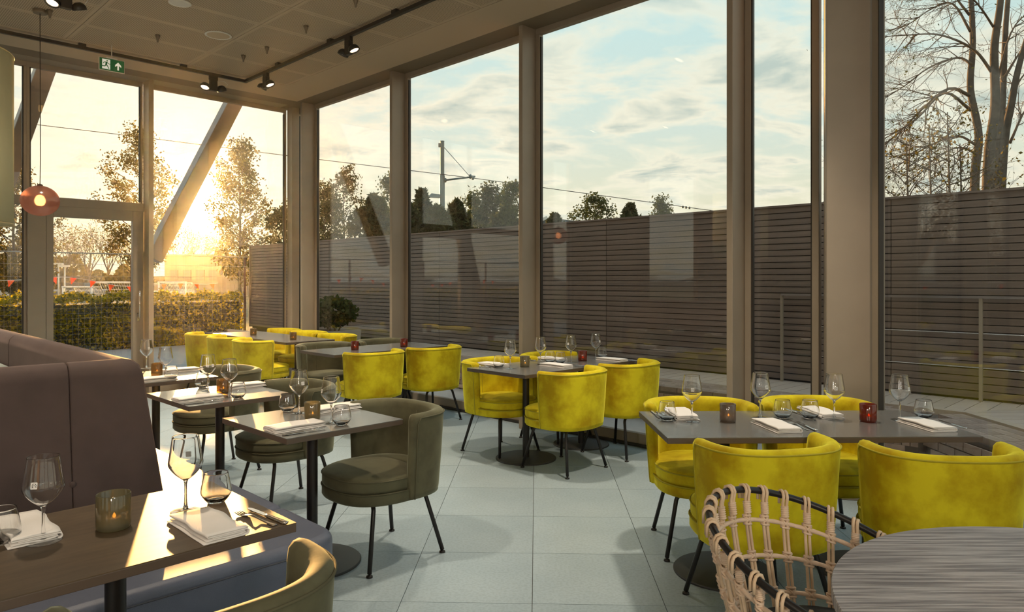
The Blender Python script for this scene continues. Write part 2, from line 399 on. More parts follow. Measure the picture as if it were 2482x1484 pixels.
M_flame = emit('candle_flame', (1.0, 0.42, 0.10), 14.0)
M_rattan = mat('rattan', (0.66, 0.47, 0.30), 0.5, 0, (0.75, 0.56, 0.38), 22, bump=0.1, bscale=150)
M_bind = mat('rattan_binding', (0.70, 0.51, 0.36), 0.6, 0, (0.78, 0.59, 0.44), 40)
M_bark = mat('bark', (0.105, 0.075, 0.05), 0.9, 0, (0.17, 0.12, 0.08), 12, bump=0.4, bscale=40)
M_bark_pale = mat('pale_bark', (0.085, 0.068, 0.055), 0.9, 0, (0.14, 0.11, 0.085), 8, bump=0.3, bscale=40)
M_leafA = leaf_mat('spring_leaf', (0.055, 0.045, 0.010), (0.15, 0.115, 0.022), 0.5)
M_leafH = leaf_mat('hedge_leaf', (0.05, 0.06, 0.010), (0.46, 0.34, 0.03), 0.62)
M_leafC = leaf_mat('conifer_spray', (0.035, 0.045, 0.018), (0.085, 0.09, 0.04), 0.35)
M_leafG = leaf_mat('shrub_leaf', (0.035, 0.05, 0.018), (0.085, 0.10, 0.035), 0.35)
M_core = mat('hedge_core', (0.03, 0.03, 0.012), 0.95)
M_wire = mat('galvanised_wire', (0.30, 0.28, 0.25), 0.5, 0.6)
M_orange = leaf_mat('orange_pennant', (0.75, 0.17, 0.04), (0.85, 0.22, 0.06), 0.4)
M_white = mat('white_paint', (0.78, 0.76, 0.72), 0.5)
# ------------------------------------------------------------------ the room: two glass walls meet at K, 45 degrees to the view
E1 = Vector((0.705, 0.709, 0)).normalized(); E2 = Vector((-0.709, 0.705, 0)).normalized()
K = Vector((-3.21, 10.66, 0))
def R(a, b, z=0.0):
    """a metres from the long glass wall, b metres from the garden wall"""
    p = K-E1*a-E2*b; return Vector((p.x, p.y, z))
ANG1 = math.atan2(E1.y, E1.x); ANG2 = math.atan2(E2.y, E2.x)
ZC = 4.0
BACK = -6.2; LEFT = 9.0; WX = 2.40
D0 = Vector((2.28, 5.21, 0)); D1 = Vector((WX, 4.70, 0))
ROOM = [R(0, 0), R(LEFT, 0), Vector((R(LEFT, 0).x, BACK, 0)), Vector((WX, BACK, 0)), D1, D0]
ROOM_XY = [(p.x, p.y) for p in ROOM]     # anticlockwise

# floor: slab and tiles
fl = MB().prism(ROOM_XY, -0.20, -0.006).build('floor', M_grout); struct(fl, 'pale blue grey stone tile floor of the restaurant')
def clip(poly, region):
    out = poly
    for i in range(len(region)):
        a, b = region[i], region[(i+1) % len(region)]
        def side(p): return (b[0]-a[0])*(p[1]-a[1])-(b[1]-a[1])*(p[0]-a[0])
        res = []
        for j in range(len(out)):
            p, q = out[j], out[(j+1) % len(out)]; sp, sq = side(p), side(q)
            if sp >= 0: res.append(p)
            if (sp > 0 > sq) or (sp < 0 < sq):
                t = sp/(sp-sq); res.append((p[0]+(q[0]-p[0])*t, p[1]+(q[1]-p[1])*t))
        out = res
        if len(out) < 3: return []
    return out
TW = 0.60
tdy = Vector((0.034, 1.0)).normalized(); tdx = Vector((tdy.y, -tdy.x))
T0 = Vector((0.0927-0.034*3.265+0.034*4.436, 4.436))
tile_me = None
for i in range(-14, 6):
    for j in range(-14, 13):
        c = T0+tdx*(i+0.5)*TW+tdy*(j+0.5)*TW
        h = TW/2-0.0016
        poly = [tuple(c+tdx*sx*h+tdy*sy*h) for sx, sy in ((-1, -1), (1, -1), (1, 1), (-1, 1))]
        pc = clip(poly, ROOM_XY)
        if len(pc) < 3: continue
        if c.y < 1.2 or abs(c.x) > 0.74*c.y+0.9: continue
        loc = [(p[0]-c.x, p[1]-c.y) for p in pc]
        whole = len(pc) == 4 and all(abs((p[0]-q[0]))+abs(p[1]-q[1]) < 1e-6 for p, q in zip(sorted(pc), sorted(poly)))
        if whole and tile_me is None: tile_me = MB().prism(loc, -0.006, 0.0).mesh('tile', M_tile)
        me = tile_me if whole else MB().prism(loc, -0.006, 0.0).mesh('tile', M_tile)
        share(me, 'tile', fl, (c.x, c.y, 0))
# rest of the floor, outside the photograph
rest = MB()
rest.prism([(R(LEFT, 0).x, BACK), (WX, BACK), (WX, 1.15), (R(LEFT, 0).x, 1.15)], -0.006, -0.0005)
rest.prism([(R(LEFT, 0).x+0.02, 1.16), (-2.2, 1.16), (-6.1, 6.6), (R(LEFT, 0).x+0.02, 4.2)], -0.006, -0.0005)
tag(rest.build('tile_field', M_tile, fl), kind='stuff')

# ceiling: plaster slab, plain margins, perforated panels
ce = MB().prism(ROOM_XY, ZC+0.03, ZC+0.30).build('ceiling', M_ceil_plain); struct(ce, 'perforated acoustic panel ceiling with plain margins')
def quad(a0, a1, b0, b1): return [tuple(R(a, b).xy) for a, b in ((a0, b0), (a1, b0), (a1, b1), (a0, b1))]
mg = MB()
for q in (quad(0.30, LEFT, 0.54, 1.20), quad(0.30, 0.80, 1.20, 7.2), quad(0.80+6*PANEL[0], LEFT, 1.2, 9.0)):
    pc = clip(q, ROOM_XY)
    if len(pc) > 2: mg.prism(pc, ZC, ZC+0.03)
mg.prism([(R(LEFT, 0).x, BACK), (WX, BACK), (WX, -1.2), (R(LEFT, 0).x, -1.2)], ZC, ZC+0.03)
mg.build('plain_margin', M_ceil_plain, ce)
pan = MB().box((0, 0, 0.012), (PANEL[0]-0.005, PANEL[1]-0.005, 0.018)).mesh('ceiling_panel', M_perf)
rc = [(p[0], p[1]) for p in clip([(-9.5, -1.2), (WX-0.02, -1.2), (WX-0.02, 12), (-9.5, 12)], ROOM_XY)]
for i in range(6):
    for j in range(16):
        c = R(0.80+(i+0.5)*PANEL[0], 1.20+(j+0.5)*PANEL[1])
        q = quad(0.80+i*PANEL[0], 0.80+(i+1)*PANEL[0], 1.20+j*PANEL[1], 1.20+(j+1)*PANEL[1])
        pc = clip(q, rc)
        if len(pc) < 3: continue
        full = all(min((Vector(a)-Vector(b)).length for b in pc) < 1e-4 for a in q)
        if full: share(pan, 'ceiling_panel', ce, (c.x, c.y, ZC), (0, 0, ANG1))
        else: share(MB().prism([tuple(Matrix.Rotation(-ANG1, 2)@(Vector(p)-c.xy)) for p in pc], 0.003, 0.021).mesh('ceiling_panel', M_perf), 'ceiling_panel', ce, (c.x, c.y, ZC), (0, 0, ANG1))

# header soffits
tr = MB().prism(quad(-0.05, 0.30, -0.05, 7.75), ZC, ZC+0.02).build('trim_1', M_soffit); struct(tr, 'dark metal soffit above the long glass wall')
tr = MB().prism(quad(0.30, LEFT, -0.05, 0.27), ZC-0.002, ZC+0.02).build('trim_2', M_bronze); struct(tr, 'bronze soffit edge above the garden windows')
tr = MB().prism(quad(0.30, LEFT, 0.27, 0.54), ZC, ZC+0.02).build('trim_3', M_soffit); struct(tr, 'dark recessed strip of ceiling beside the garden windows')

# columns of the long wall
def col_box(a0, a1, b0, b1, z0=0.0, z1=ZC, m=M_bronze, name='trim_4', parent=None, bev=0.004):
    o = MB().prism(quad(a0, a1, b0, b1), z0, z1).build(name, m, parent)
    smooth = o.modifiers.new('bevel', 'BEVEL'); smooth.width = bev; smooth.segments = 2
    return o
BW = [0.54, 2.698, 4.88, 7.118]
for i, b in enumerate(BW):
    o = col_box(-0.03, 0.235, b-0.025, b+0.025, name='trim_%d' % (4+i))
    struct(o, ['bronze fin column beside the glass corner', 'bronze fin column behind the candlelit bare table', 'bronze fin column behind the set yellow chair table', 'bronze fin column left of the narrow pane'][i])
# garden wall fins
o = col_box(0.08, 0.195, 0.05, 0.20, name='trim_8'); struct(o, 'slim bronze post of the garden wall at the corner')
o = col_box(2.11, 2.17, 0.04, 0.25, name='trim_9'); struct(o, 'bronze mullion of the garden wall right of the door')
# corner column D
dpoly = [tuple(D0.xy), (2.119, 4.80), (2.372, 4.722), (WX+0.05, 4.72), (WX+0.05, 5.21)]
o = MB().prism(dpoly, 0, ZC).build('trim_10', M_bronze); o.modifiers.new('bevel', 'BEVEL').width = 0.004; struct(o, 'wide bronze corner column where the glass wall turns')

# glazed bays: pane, frames
NW = [0]
def bay(p0, p1, inward, z0, z1, label, fw=0.05, fd=0.06, rail=0.117, top=0.06, name=None):
    NW[0] += 1
    p0, p1 = Vector(p0), Vector(p1); d = (p1-p0); ln = d.length; d.normalize(); n = Vector(inward).normalized()
    w = empty(name or 'window_%d' % NW[0], (0, 0, 0)); struct(w, label)
    ang = math.atan2(d.y, d.x)
    def bar(nm, s0, s1, za, zb, m=M_bronze, dep=fd, off=0.0):
        c = p0+d*(s0+s1)/2+n*(off+dep/2-0.01)
        o = MB().box((0, 0, 0), (s1-s0, dep, zb-za), 0).build(nm, m, w, loc=(c.x, c.y, (za+zb)/2)); o.rotation_euler = (0, 0, ang)
        b = o.modifiers.new('bevel', 'BEVEL'); b.width = 0.003; b.segments = 2
        return o
    bar('frame_side', 0, fw, z0+rail, z1-top); bar('frame_side', ln-fw, ln, z0+rail, z1-top)
    bar('frame_top', 0, ln, z1-top, z1); bar('frame_bottom', 0, ln, z0, z0+rail)
    if rail > .05: bar('frame_foot', 0, ln, z0+0.004, z0+0.03, M_bronze_dark, 0.02, fd)
    gk = MB()
    for s0 in (fw, ln-fw-0.012): gk.box(tuple((p0+d*(s0+0.006)+n*0.02).xy)+((z0+z1)/2,), (0.012, 0.03, z1-z0-rail-top), ang)
    gk.build('gasket', M_bronze_dark, w)
    c = p0+d*ln/2
    o = MB().box((0, 0, 0), (ln-2*fw+0.01, 0.012, z1-z0-rail-top+0.01)).build('pane', M_pane, w, loc=(c.x, c.y, (z0+rail+z1-top)/2)); o.rotation_euler = (0, 0, ang)
    return w
IN2 = -E1; IN1 = -E2
edges = [(0.03, 0.512), (0.568, 2.67), (2.726, 4.852), (4.908, 7.09), (7.146, 7.72)]
wl = ['tall narrow pane next to the glass corner', 'tall glass bay in front of the planter', 'tall glass bay in front of the lamp pole', 'wide tall glass bay facing the board fence', 'narrow tall glass bay left of the corner column']
for (b0, b1), lb in zip(edges, wl): bay(R(0, b0), R(0, b1), IN2, 0, ZC, lb, 0.05, 0.055)
# garden wall: big pane, door with light over it, left panes
bay(R(0.20, 0), R(2.11, 0), IN1, 0, ZC, 'big garden pane in front of the sun', 0.03, 0.05)
bay(R(2.17, 0), R(3.42, 0), IN1, 2.42, ZC, 'upper garden pane above the door', 0.03, 0.05, 0.03)
bay(R(3.42, 0), R(5.2, 0), IN1, 2.42, ZC, 'upper garden pane behind the pendant lamp', 0.03, 0.05, 0.03)
bay(R(3.42, 0), R(5.2, 0), IN1, 0, 2.42, 'lower garden pane left of the door post', 0.03, 0.06)
bay(R(5.2, 0), R(6.3, 0), IN1, 0, ZC, 'garden pane beyond the drum lamp', 0.05, 0.06)
M_inner = mat('inner_brick', (0.33, 0.25, 0.18), 0.8, 0, (0.42, 0.32, 0.23), 5)
struct(MB().prism(quad(6.3, LEFT, -0.1, 0.1), 0, ZC).build('wall_garden', M_inner), 'brown brick end of the garden wall beyond the drum lamp')
o = col_box(2.17, 5.2, -0.02, 0.08, 2.345, 2.45, name='trim_11'); struct(o, 'bronze transom over the garden door')
o = col_box(3.24, 3.42, 0.0, 0.09, 0, 2.36, name='trim_12'); struct(o, 'bronze post left of the garden door')
# the door
dr = struct(empty('door_1'), 'glazed bronze framed garden door with pull handle')
for nm, a0, a1, z0, z1 in (('door_stile', 2.175, 2.30, 0.01, 2.35), ('door_stile', 3.16, 3.235, 0.01, 2.35), ('door_rail', 2.30, 3.16, 2.22, 2.35), ('door_rail', 2.30, 3.16, 0.01, 0.16)):
    col_box(a0, a1, 0.005, 0.075, z0, z1, name=nm, parent=dr)
o = MB().prism(quad(2.295, 3.165, 0.03, 0.042), 0.155, 2.225).build('pane', M_pane, dr)
hd = MB(); pp = R(2.235, 0.125)
hd.tube([(pp.x, pp.y, 1.0), (pp.x, pp.y, 1.34)], 0.011, 10)
for z in (1.04, 1.30):
    q0, q1 = R(2.235, 0.07, z), R(2.235, 0.125, z); hd.tube([q0, q1], 0.008, 8)
hd.build('door_handle', M_steel, dr, smooth=True)
lk = col_box(2.22, 2.255, 0.075, 0.083, 0.955, 1.06, m=M_steel, name='lock_plate', parent=dr)
pz = R(2.2375, 0.084, 0.985); MB().lathe([(0.0, 0), (0.006, 0), (0.006, 0.003), (0, 0.003)], 10).build('keyhole', M_bronze_dark, lk, loc=pz).rotation_euler = (PI/2, 0, ANG1)
# right hand return wall
W3 = [(4.69, 2.30), (2.25, -0.1), (-0.15, -2.5), (-2.55, -4.9)]
for i, (y0, y1) in enumerate(W3):
    bay((WX, y0, 0), (WX, y1, 0), (-1, 0, 0), 0, ZC, ['tall glass bay right of the corner column', 'glass bay beside the round table', 'glass bay beside the camera', 'glass bay behind the camera'][i], 0.09, 0.04)
for i, y in enumerate((2.275, -0.125, -2.525)):
    struct(MB().box((WX-0.1, y, ZC/2), (0.2, 0.05, ZC)).build('trim_%d' % (13+i), M_bronze), ['bronze fin beside the round table', 'bronze fin beside the camera', 'bronze fin behind the camera'][i])

# back and left of the room (only mirrored in the glass)
M_inner = mat('inner_brick', (0.33, 0.25, 0.18), 0.8, 0, (0.42, 0.32, 0.23), 5)
bx0 = R(LEFT, 0).x
xs = [bx0, -6.6, -4.2, -1.8, 0.6, WX]
for i in range(5):
    if i in (1, 3): continue
    bay((xs[i], BACK, 0), (xs[i+1], BACK, 0), (0, 1, 0), 0, ZC, ['far left glass bay of the rear front', '', 'middle glass bay of the rear front', '', 'right glass bay of the rear front'][i], 0.06, 0.06)
struct(MB().box(((xs[1]+xs[2])/2, BACK, ZC/2), (xs[2]-xs[1], 0.2, ZC)).build('wall_rear', M_inner), 'brown brick pier of the rear front')
struct(MB().box(((xs[3]+xs[4])/2, BACK, ZC/2), (xs[4]-xs[3], 0.2, ZC)).build('wall_rear_right', M_inner), 'brown brick pier at the right of the rear front')
for i, (y0, y1) in enumerate(((4.2, 3.0), (-0.6, -1.7))):
    bay((bx0, y0, 0), (bx0, y1, 0), (1, 0, 0), 0, ZC, ['glass bay of the left wall near the garden', 'narrow glass bay in the left wall'][i], 0.06, 0.06)
struct(MB().box((bx0, 1.2, ZC/2), (0.2, 3.6, ZC)).build('wall_left', M_inner), 'brown brick left wall of the restaurant')
struct(MB().box((bx0, (-1.7+BACK)/2, ZC/2), (0.2, -1.7-BACK, ZC)).build('wall_left_rear', M_inner), 'brown brick left wall towards the rear')

# slanted steel braces outside the garden wall
def brace(a0, z0, a1, z1, w, dpt, zfoot, label, name):
    s = (a1-a0)/(z1-z0)
    p0 = R(a0+s*(zfoot-z0), -0.42, zfoot); p1 = R(a0+s*(ZC+0.25-z0), -0.42, ZC+0.25)
    m = MB().span(p0, p1, E2, w, dpt)
    o = m.build(name, M_brace); o.modifiers.new('bevel', 'BEVEL').width = 0.006
    struct(o, label)
brace(0.781, 4.088, 1.839, 1.889, 0.20, 0.22, 1.75, 'slanted steel brace in front of the sun', 'trim_16')
brace(3.133, 4.092, 3.60, 2.487, 0.20, 0.22, 0.0, 'slanted steel brace behind the pendant lamp', 'trim_17')

# ------------------------------------------------------------------ outside: ground, terrace
g = MB().prism([(-150, -60), (150, -60), (150, 200), (-150, 200)], -0.5, -0.22).build('ground', M_ground); struct(g, 'rough grass and earth beyond the hedge')
pv = MB().prism([tuple(R(-2.6, 0.02).xy), tuple(R(-2.6, -7.0).xy), tuple(R(14, -7.0).xy), tuple(R(14, 0.02).xy)], -0.30, -0.012)
pv.build('pavement', M_pave); struct(C.objects['pavement'], 'grey paving between the garden windows and the hedge')
st = MB().prism([tuple(R(0.0, -2.6).xy), tuple(D0.xy), (WX, 4.7), (WX, -8), (8, -8), (8, 6), tuple(R(-3.0, 7.0).xy), tuple(R(-2.6, 0.02).xy)], -0.30, -0.014)
st.build('pavement_lower', M_pave); struct(C.objects['pavement_lower'], 'pale paving strip between the glass and the low brick wall')
def joints():
    o = MB()
    for k in range(26):
        y = -1.2+k*0.6; o.box((3.0, y, -0.013), (7, 0.004, 0.0026))
    return o
# terrace: a platform, brick retaining wall, coping, deck boards
def line_pt(sumv, t):       # a point on the line X+1.0073Y=sumv
    base = Vector((sumv/2, sumv/2/1.0073)); return base-Vector((E2.x, E2.y))*t
def strip_pts(sumv, xmax):
    """straight part parallel to the long wall, then along -Y"""
    corner = Vector((xmax, (sumv-xmax)/1.0073)); return corner
SB, SCU, SF = 9.10, 9.83, 11.0
CB = strip_pts(SB, 3.33); CC = strip_pts(SCU, 3.81)
E2v = Vector((E2.x, E2.y))
LF = 14.5
ZD = 0.356
F_left = strip_pts(SF, -6.27)
def on_line(corner, t): return corner+E2v*t
tp = [tuple(on_line(CB, LF)), tuple(CB), (3.33, 1.0), (8.0, 1.0), (8.0, 3.2), tuple(strip_pts(SF+0.3, 8.0)), tuple(on_line(strip_pts(SF+0.3, 3.0), LF-2.5))]
tb = MB().prism([(p[0], p[1]) for p in tp], -0.25, ZD-0.075).build('terrace_base', M_mortar); struct(tb, 'raised terrace platform outside the long glass wall')
# retaining wall with bricks
bw = MB()
def wall_run(m, p0, p1, off, zb, zt, th):
    d = (p1-p0).normalized(); n = Vector((-d.y, d.x))
    a, b = p0+n*off, p1+n*off
    m.prism([tuple(a), tuple(b), tuple(b+n*th), tuple(a+n*th)], zb, zt)
W_far = on_line(CB, 8.4)
wallm = MB()
wall_run(wallm, on_line(CB, LF), CB, 0.012, 0.0, ZD-0.07, 0.10)
dn = Vector((3.33, 1.0))
wallm.prism([(3.33+0.012, CB.y), (3.33+0.012, 1.0), (3.43, 1.0), (3.43, CB.y)], 0.0, ZD-0.07)
bwall = wallm.build('brick_wall', M_mortar); tag(bwall, 'low dark brick retaining wall of the terrace', None, None, 'structure')
def lay_bricks(p0, p1, u0, u1, outn):
    d = (p1-p0).normalized(); ang = math.atan2(d.y, d.x); inn = Vector(outn)
    def one(me, u, z):
        c = p0+d*u-inn*0.03; share(me, 'brick', bwall, (c.x, c.y, z), (0, 0, ang))
    sold = MB().box((0, 0, 0), (0.054, 0.095, 0.165)).mesh('brick', M_brick); stre = MB().box((0, 0, 0), (0.195, 0.095, 0.052)).mesh('brick', M_brick)
    hd_ = MB().box((0, 0, 0), (0.092, 0.095, 0.052)).mesh('brick', M_brick)
    u = u0+0.03
    while u < u1-0.03: one(sold, u, ZD-0.075-0.0825+0.004); u += 0.063
    for row in range(2):
        u = u0+0.05+(0.1 if row else 0)
        while u < u1-0.1: one(stre if row else stre, u+0.05, 0.03+row*0.062); u += 0.205
Lb = 6.6
lay_bricks(on_line(CB, Lb), CB, 0, Lb, -Vector((E1.x, E1.y)))
# side run, seen through the right hand glass
sold2 = MB().box((0, 0, 0), (0.195, 0.095, 0.062)).mesh('brick', M_brick)
for r in range(4):
    y = CB.y-0.09-(0.1 if r % 2 else 0)
    while y > 3.6: share(sold2, 'brick', bwall, (3.33+0.03, y, 0.034+r*0.071), (0, 0, PI/2)); y -= 0.206
# coping
cop = MB().prism([tuple(on_line(CB, LF)), tuple(CB), (3.33, 1.0), (3.81, 1.0), tuple(CC), tuple(on_line(CC, LF))], ZD-0.072, ZD-0.045).build('terrace_coping', M_mortar); struct(cop, 'dark brick paver coping of the terrace edge')
pm = MB().box((0, 0, 0), (0.196, 0.098, 0.05)).mesh('paver', M_paver)
wd = (SCU-SB)/math.sqrt(1+1.0073**2)
def in_cop(p):
    # keep pavers within the mitred strip
    s = p.x+1.0073*p.y
    return (s > SB+0.05 and s < SCU-0.05 and p.x < 3.33) or (3.36 < p.x < 3.77 and s < SCU-0.05 and p.y < CB.y+0.6)
rows = 5
for r in range(rows):
    n_ = Vector((E1.x, E1.y)); u = -0.25+(0.1 if r % 2 else 0)
    while u < 6.4:
        p = CB+E2v*u+n_*(0.052+r*0.103)
        if p.x < 3.30 and u > -0.05 or (u <= -0.05 and p.x < 3.4 and p.x+1.0073*p.y > SB): share(pm, 'paver', cop, (p.x, p.y, ZD-0.022), (0, 0, ANG2+random.uniform(-.02, .02)))
        u += 0.204
for c_ in range(4):
    y = CB.y-0.1-(0.1 if c_ % 2 else 0)+0.2*c_*0.5
    while y > 3.7: share(pm, 'paver', cop, (3.39+c_*0.103, y, ZD-0.022), (0, 0, PI/2+random.uniform(-.02, .02))); y -= 0.204
# curb between coping and deck
kb = MB(); d_ = E2v
n1 = Vector((E1.x, E1.y))
kb.prism([tuple(CC+n1*0.0), (3.81, 1.0), (3.90, 1.0), (3.90, CC.y+0.03), tuple(on_line(CC, LF)+n1*0.06), tuple(on_line(CC, LF))], ZD-0.06, ZD+0.006)
struct(kb.build('terrace_curb', M_deck), 'pale timber edge of the deck')
# deck boards run from the kerb to the fence
dk = struct(empty('terrace_deck'), 'weathered timber deck in front of the board fence')
dlen = (SF-SCU)/math.sqrt(1+1.0073**2)-0.07+0.035
mit = (n1+Vector((1, 0))).normalized()           # the boards meet on a mitre from the kerb corner to the fence
mn = Vector((-mit.y, mit.x))
left_half = [tuple(CC-mit*30), tuple(CC+mit*30), tuple(CC+mit*30+mn*40), tuple(CC-mit*30+mn*40)]
right_half = [tuple(CC+mit*30), tuple(CC-mit*30), tuple(CC-mit*30-mn*40), tuple(CC+mit*30-mn*40)]
gro = mat('deck_groove', (0.05, 0.04, 0.035), 0.9)
def lay_plank(c, ax, ln, region):
    ax = Vector(ax); sd = Vector((-ax.y, ax.x)); h = .069
    q = [tuple(c-sd*h), tuple(c+ax*ln-sd*h), tuple(c+ax*ln+sd*h), tuple(c+sd*h)]
    pc = clip(q, region)
    if len(pc) < 3: return
    m_ = MB().prism([(p[0]-c.x, p[1]-c.y) for p in pc], -0.026, 0.002).mesh('plank', M_deck)
    share(m_, 'plank', dk, (c.x, c.y, ZD))
u = -1.2
while u < 9.6: lay_plank(CC+E2v*u+n1*0.065, n1, dlen, left_half); u += 0.146
y = CC.y+1.1
while y > 3.4: 
    ln = min(2.2, SF-1.0073*y+0.02-3.905)
    if ln > .05: lay_plank(Vector((3.905, y)), (1, 0), ln, right_half)
    y -= 0.146

# board fence
fn = thing('board_fence', 'long dark stained fence of narrow horizontal boards behind the deck', 'fence')
fd = -E2v; ANGF = math.atan2(fd.y, fd.x)
F0 = F_left; FL = 3.55; ZF0, ZF1 = ZD+0.02, 2.285
nb = 28; pitch = (ZF1-ZF0)/nb
bme = MB().box((0, 0, 0), (FL-0.008, 0.022, pitch-0.009)).mesh('board', M_board)
for s in range(5):
    for k in range(nb):
        c = F0+fd*(FL*(s+0.5)); share(bme, 'board', fn, (c.x, c.y, ZF0+pitch*(k+0.5)), (0, 0, ANGF))
    MBk = MB().box((0, 0, 0), (FL, 0.01, ZF1-ZF0+0.12)).build('backing', mat('fence_shadow_gap', (0.02, 0.016, 0.014), 0.9) if s == 0 else bpy.data.materials['fence_shadow_gap'], fn, loc=(*(F0+fd*(FL*(s+0.5))+n1*0.025), (ZF0+ZF1)/2-0.075)); MBk.rotation_euler = (0, 0, ANGF)  # dark sheet painted as shade in the board gaps; also stops sun leaking below
    o = MB().box((0, 0, 0), (FL, 0.075, 0.022)).build('cap_rail', M_board, fn, loc=(*(F0+fd*(FL*(s+0.5))+n1*0.01), ZF1+0.008)); o.rotation_euler = (0, 0, ANGF)
for s in range(6):
    o = MB().box((0, 0, 0), (0.09, 0.07, ZF1-ZF0+0.02)).build('post', M_board, fn, loc=(*(F0+fd*(FL*s)+n1*0.068), (ZF0+ZF1)/2)); o.rotation_euler = (0, 0, ANGF)
o = MB().box((0, 0, 0), (0.03, 0.10, ZF1-ZF0+0.03)).build('end_board', M_board, fn, loc=(*(F0-fd*0.02), (ZF0+ZF1)/2)); o.rotation_euler = (0, 0, ANGF)

# steel railing on the deck before the fence
rl = thing('terrace_railing', 'slim dark steel railing with two wires in front of the fence', 'railing')
r0 = Vector((2.975, 7.85))
for k in range(3):
    p = r0+fd*1.87*k
    MB().box((0, 0, 0), (0.028, 0.028, 0.955)).build('post', M_bronze, rl, loc=(p.x, p.y, ZD+0.48)).rotation_euler = (0, 0, ANGF)
p1 = r0+fd*(1.87*2+0.02)
MB().span((r0.x, r0.y, 1.315), (p1.x, p1.y, 1.315), (0, 0, 1), 0.05, 0.022).build('top_rail', mat('rail_steel', (0.30, 0.27, 0.27), 0.3, 0.6), rl)
for z in (0.98, 0.665): MB().tube([(r0.x, r0.y, z), (p1.x, p1.y, z)], 0.006, 6).build('wire', M_steel, rl, smooth=True)
# ------------------------------------------------------------------ tub chairs
def se(th, n): return (abs(math.cos(th))**n+abs(math.sin(th))**n)**(-1.0/n)
def chair_proto(name, m, mp_, label, group):
    t = thing(name, label, 'chair', group=group)
    n = 2.7
    # shell: swept section round the back, from arm to arm
    lo, hi = math.radians(175), math.radians(365); NS = 56
    def sec(u):
        """(outward distance scale, z) loop at station u in 0..1, nose rounded at both ends"""
        e = min(u, 1-u)*(hi-lo)                       # angle from the nearer arm end
        k = min(1.0, math.sqrt(max(0.0, 1-(1-min(1, e/0.13))**2)))   # 0 at the tip
        th_t, th_b = 0.068, 0.05
        zt = 0.785-0.025*(1-k)**1.5; zb = 0.345
        ro_t, ro_m, ro_b = 0.312, 0.300, 0.283
        ri_t, ri_b = ro_t-th_t, ro_b-th_b
        mid_t, mid_b = (ro_t+ri_t)/2, (ro_b+ri_b)/2
        def S(r, mid): return mid+(r-mid)*max(0.12, k)
        return [(S(ro_b, mid_b), zb), (S(ro_b+0.004, mid_b), zb+0.03), (S(ro_m, mid_b+0.008), 0.55), (S(ro_t-0.002, mid_t), zt-0.05), (S(ro_t, mid_t), zt-0.022),
                (S(ro_t-0.010, mid_t), zt-0.006), (S(ro_t-0.026, mid_t), zt), (S(ri_t+0.020, mid_t), zt-0.004), (S(ri_t+0.005, mid_t), zt-0.018), (S(ri_t, mid_t), zt-0.045),
                (S(ri_t-0.004, mid_t), zt-0.12), (S(ri_b+0.006, mid_b), 0.52), (S(ri_b, mid_b), zb+0.04), (S(ri_b, mid_b), zb)]
    sh = MB(); nsec = len(sec(0.5)); vs_ = []
    for i in range(NS+1):
        u = i/NS
        uu = 0.5-0.5*math.cos(PI*u) if False else u
        th = lo+(hi-lo)*uu; s_ = se(th, n)
        for r, z in sec(uu): vs_.append((r*s_*math.cos(th), r*s_*math.sin(th)*0.97, z))
    fs = [(i*nsec+j, i*nsec+(j+1) % nsec, (i+1)*nsec+(j+1) % nsec, (i+1)*nsec+j) for i in range(NS) for j in range(nsec)]
    fs += [tuple(range(nsec)), tuple(NS*nsec+j for j in range(nsec-1, -1, -1))]
    sh.add(vs_, fs)
    bk = sh.build('backrest', m, t, smooth=True, weld=True)
    # piping along the outer rim and down the arm fronts, seam inside the back
    pts = []
    for i in range(3, NS-2):
        u = i/NS; th = lo+(hi-lo)*u; s_ = se(th, n); r, z = sec(u)[4]; pts.append(((r+0.001)*s_*math.cos(th), (r+0.001)*s_*math.sin(th)*0.97, z+0.002))
    def front(u):
        th = lo+(hi-lo)*u; s_ = se(th, n); out = []
        for k_ in (3, 2, 1, 0):
            r, z = sec(u)[k_]; out.append(((r+0.001)*s_*math.cos(th), (r+0.001)*s_*math.sin(th)*0.97, z))
        return out
    pts = list(reversed(front(2/NS)))+pts+front(1-2/NS)
    pp_ = MB().tube(pts, 0.0042, 6); pp_.build('piping', mp_, bk, smooth=True)
    sm = []
    for k_ in (9, 10, 11, 12):
        r, z = sec(0.5)[k_]; sm.append((0, -(r-0.0005)*0.97, z))
    MB().tube(sm, 0.0025, 5).build('seam', mp_, bk, smooth=True)
    # seat: upholstered base and loose looking cushion
    def plan(sc, cy, ax, ay, th, nn=2.5):
        s_ = se(th, nn); return (ax*sc*s_*math.cos(th), cy+ay*sc*s_*math.sin(th))
    def loft(prof, cy, ax, ay, k=48):
        m_ = MB(); vv = []
        for sc, z in prof: vv += [(*plan(sc, cy, ax, ay, 2*PI*j/k), z) for j in range(k)]
        ff = [(i*k+j, i*k+(j+1) % k, (i+1)*k+(j+1) % k, (i+1)*k+j) for i in range(len(prof)-1) for j in range(k)]
        ff += [tuple(range(k-1, -1, -1)), tuple((len(prof)-1)*k+j for j in range(k))]
        return m_.add(vv, ff)
    b0 = loft([(0.86, 0.335), (0.97, 0.338), (1.0, 0.350), (1.0, 0.388), (0.985, 0.397), (0.9, 0.399)], 0.015, 0.268, 0.29).build('seat_base', m, t, smooth=True)
    cu = loft([(0.9, 0.398), (0.985, 0.402), (1.0, 0.415), (1.0, 0.452), (0.985, 0.466), (0.93, 0.474), (0.7, 0.482), (0.35, 0.487), (0.02, 0.488)], 0.022, 0.262, 0.283).build('seat_cushion', m, t, smooth=True)
    ring = lambda sc, cy, ax, ay, z: [(*plan(sc, cy, ax, ay, 2*PI*j/48), z) for j in range(48)]
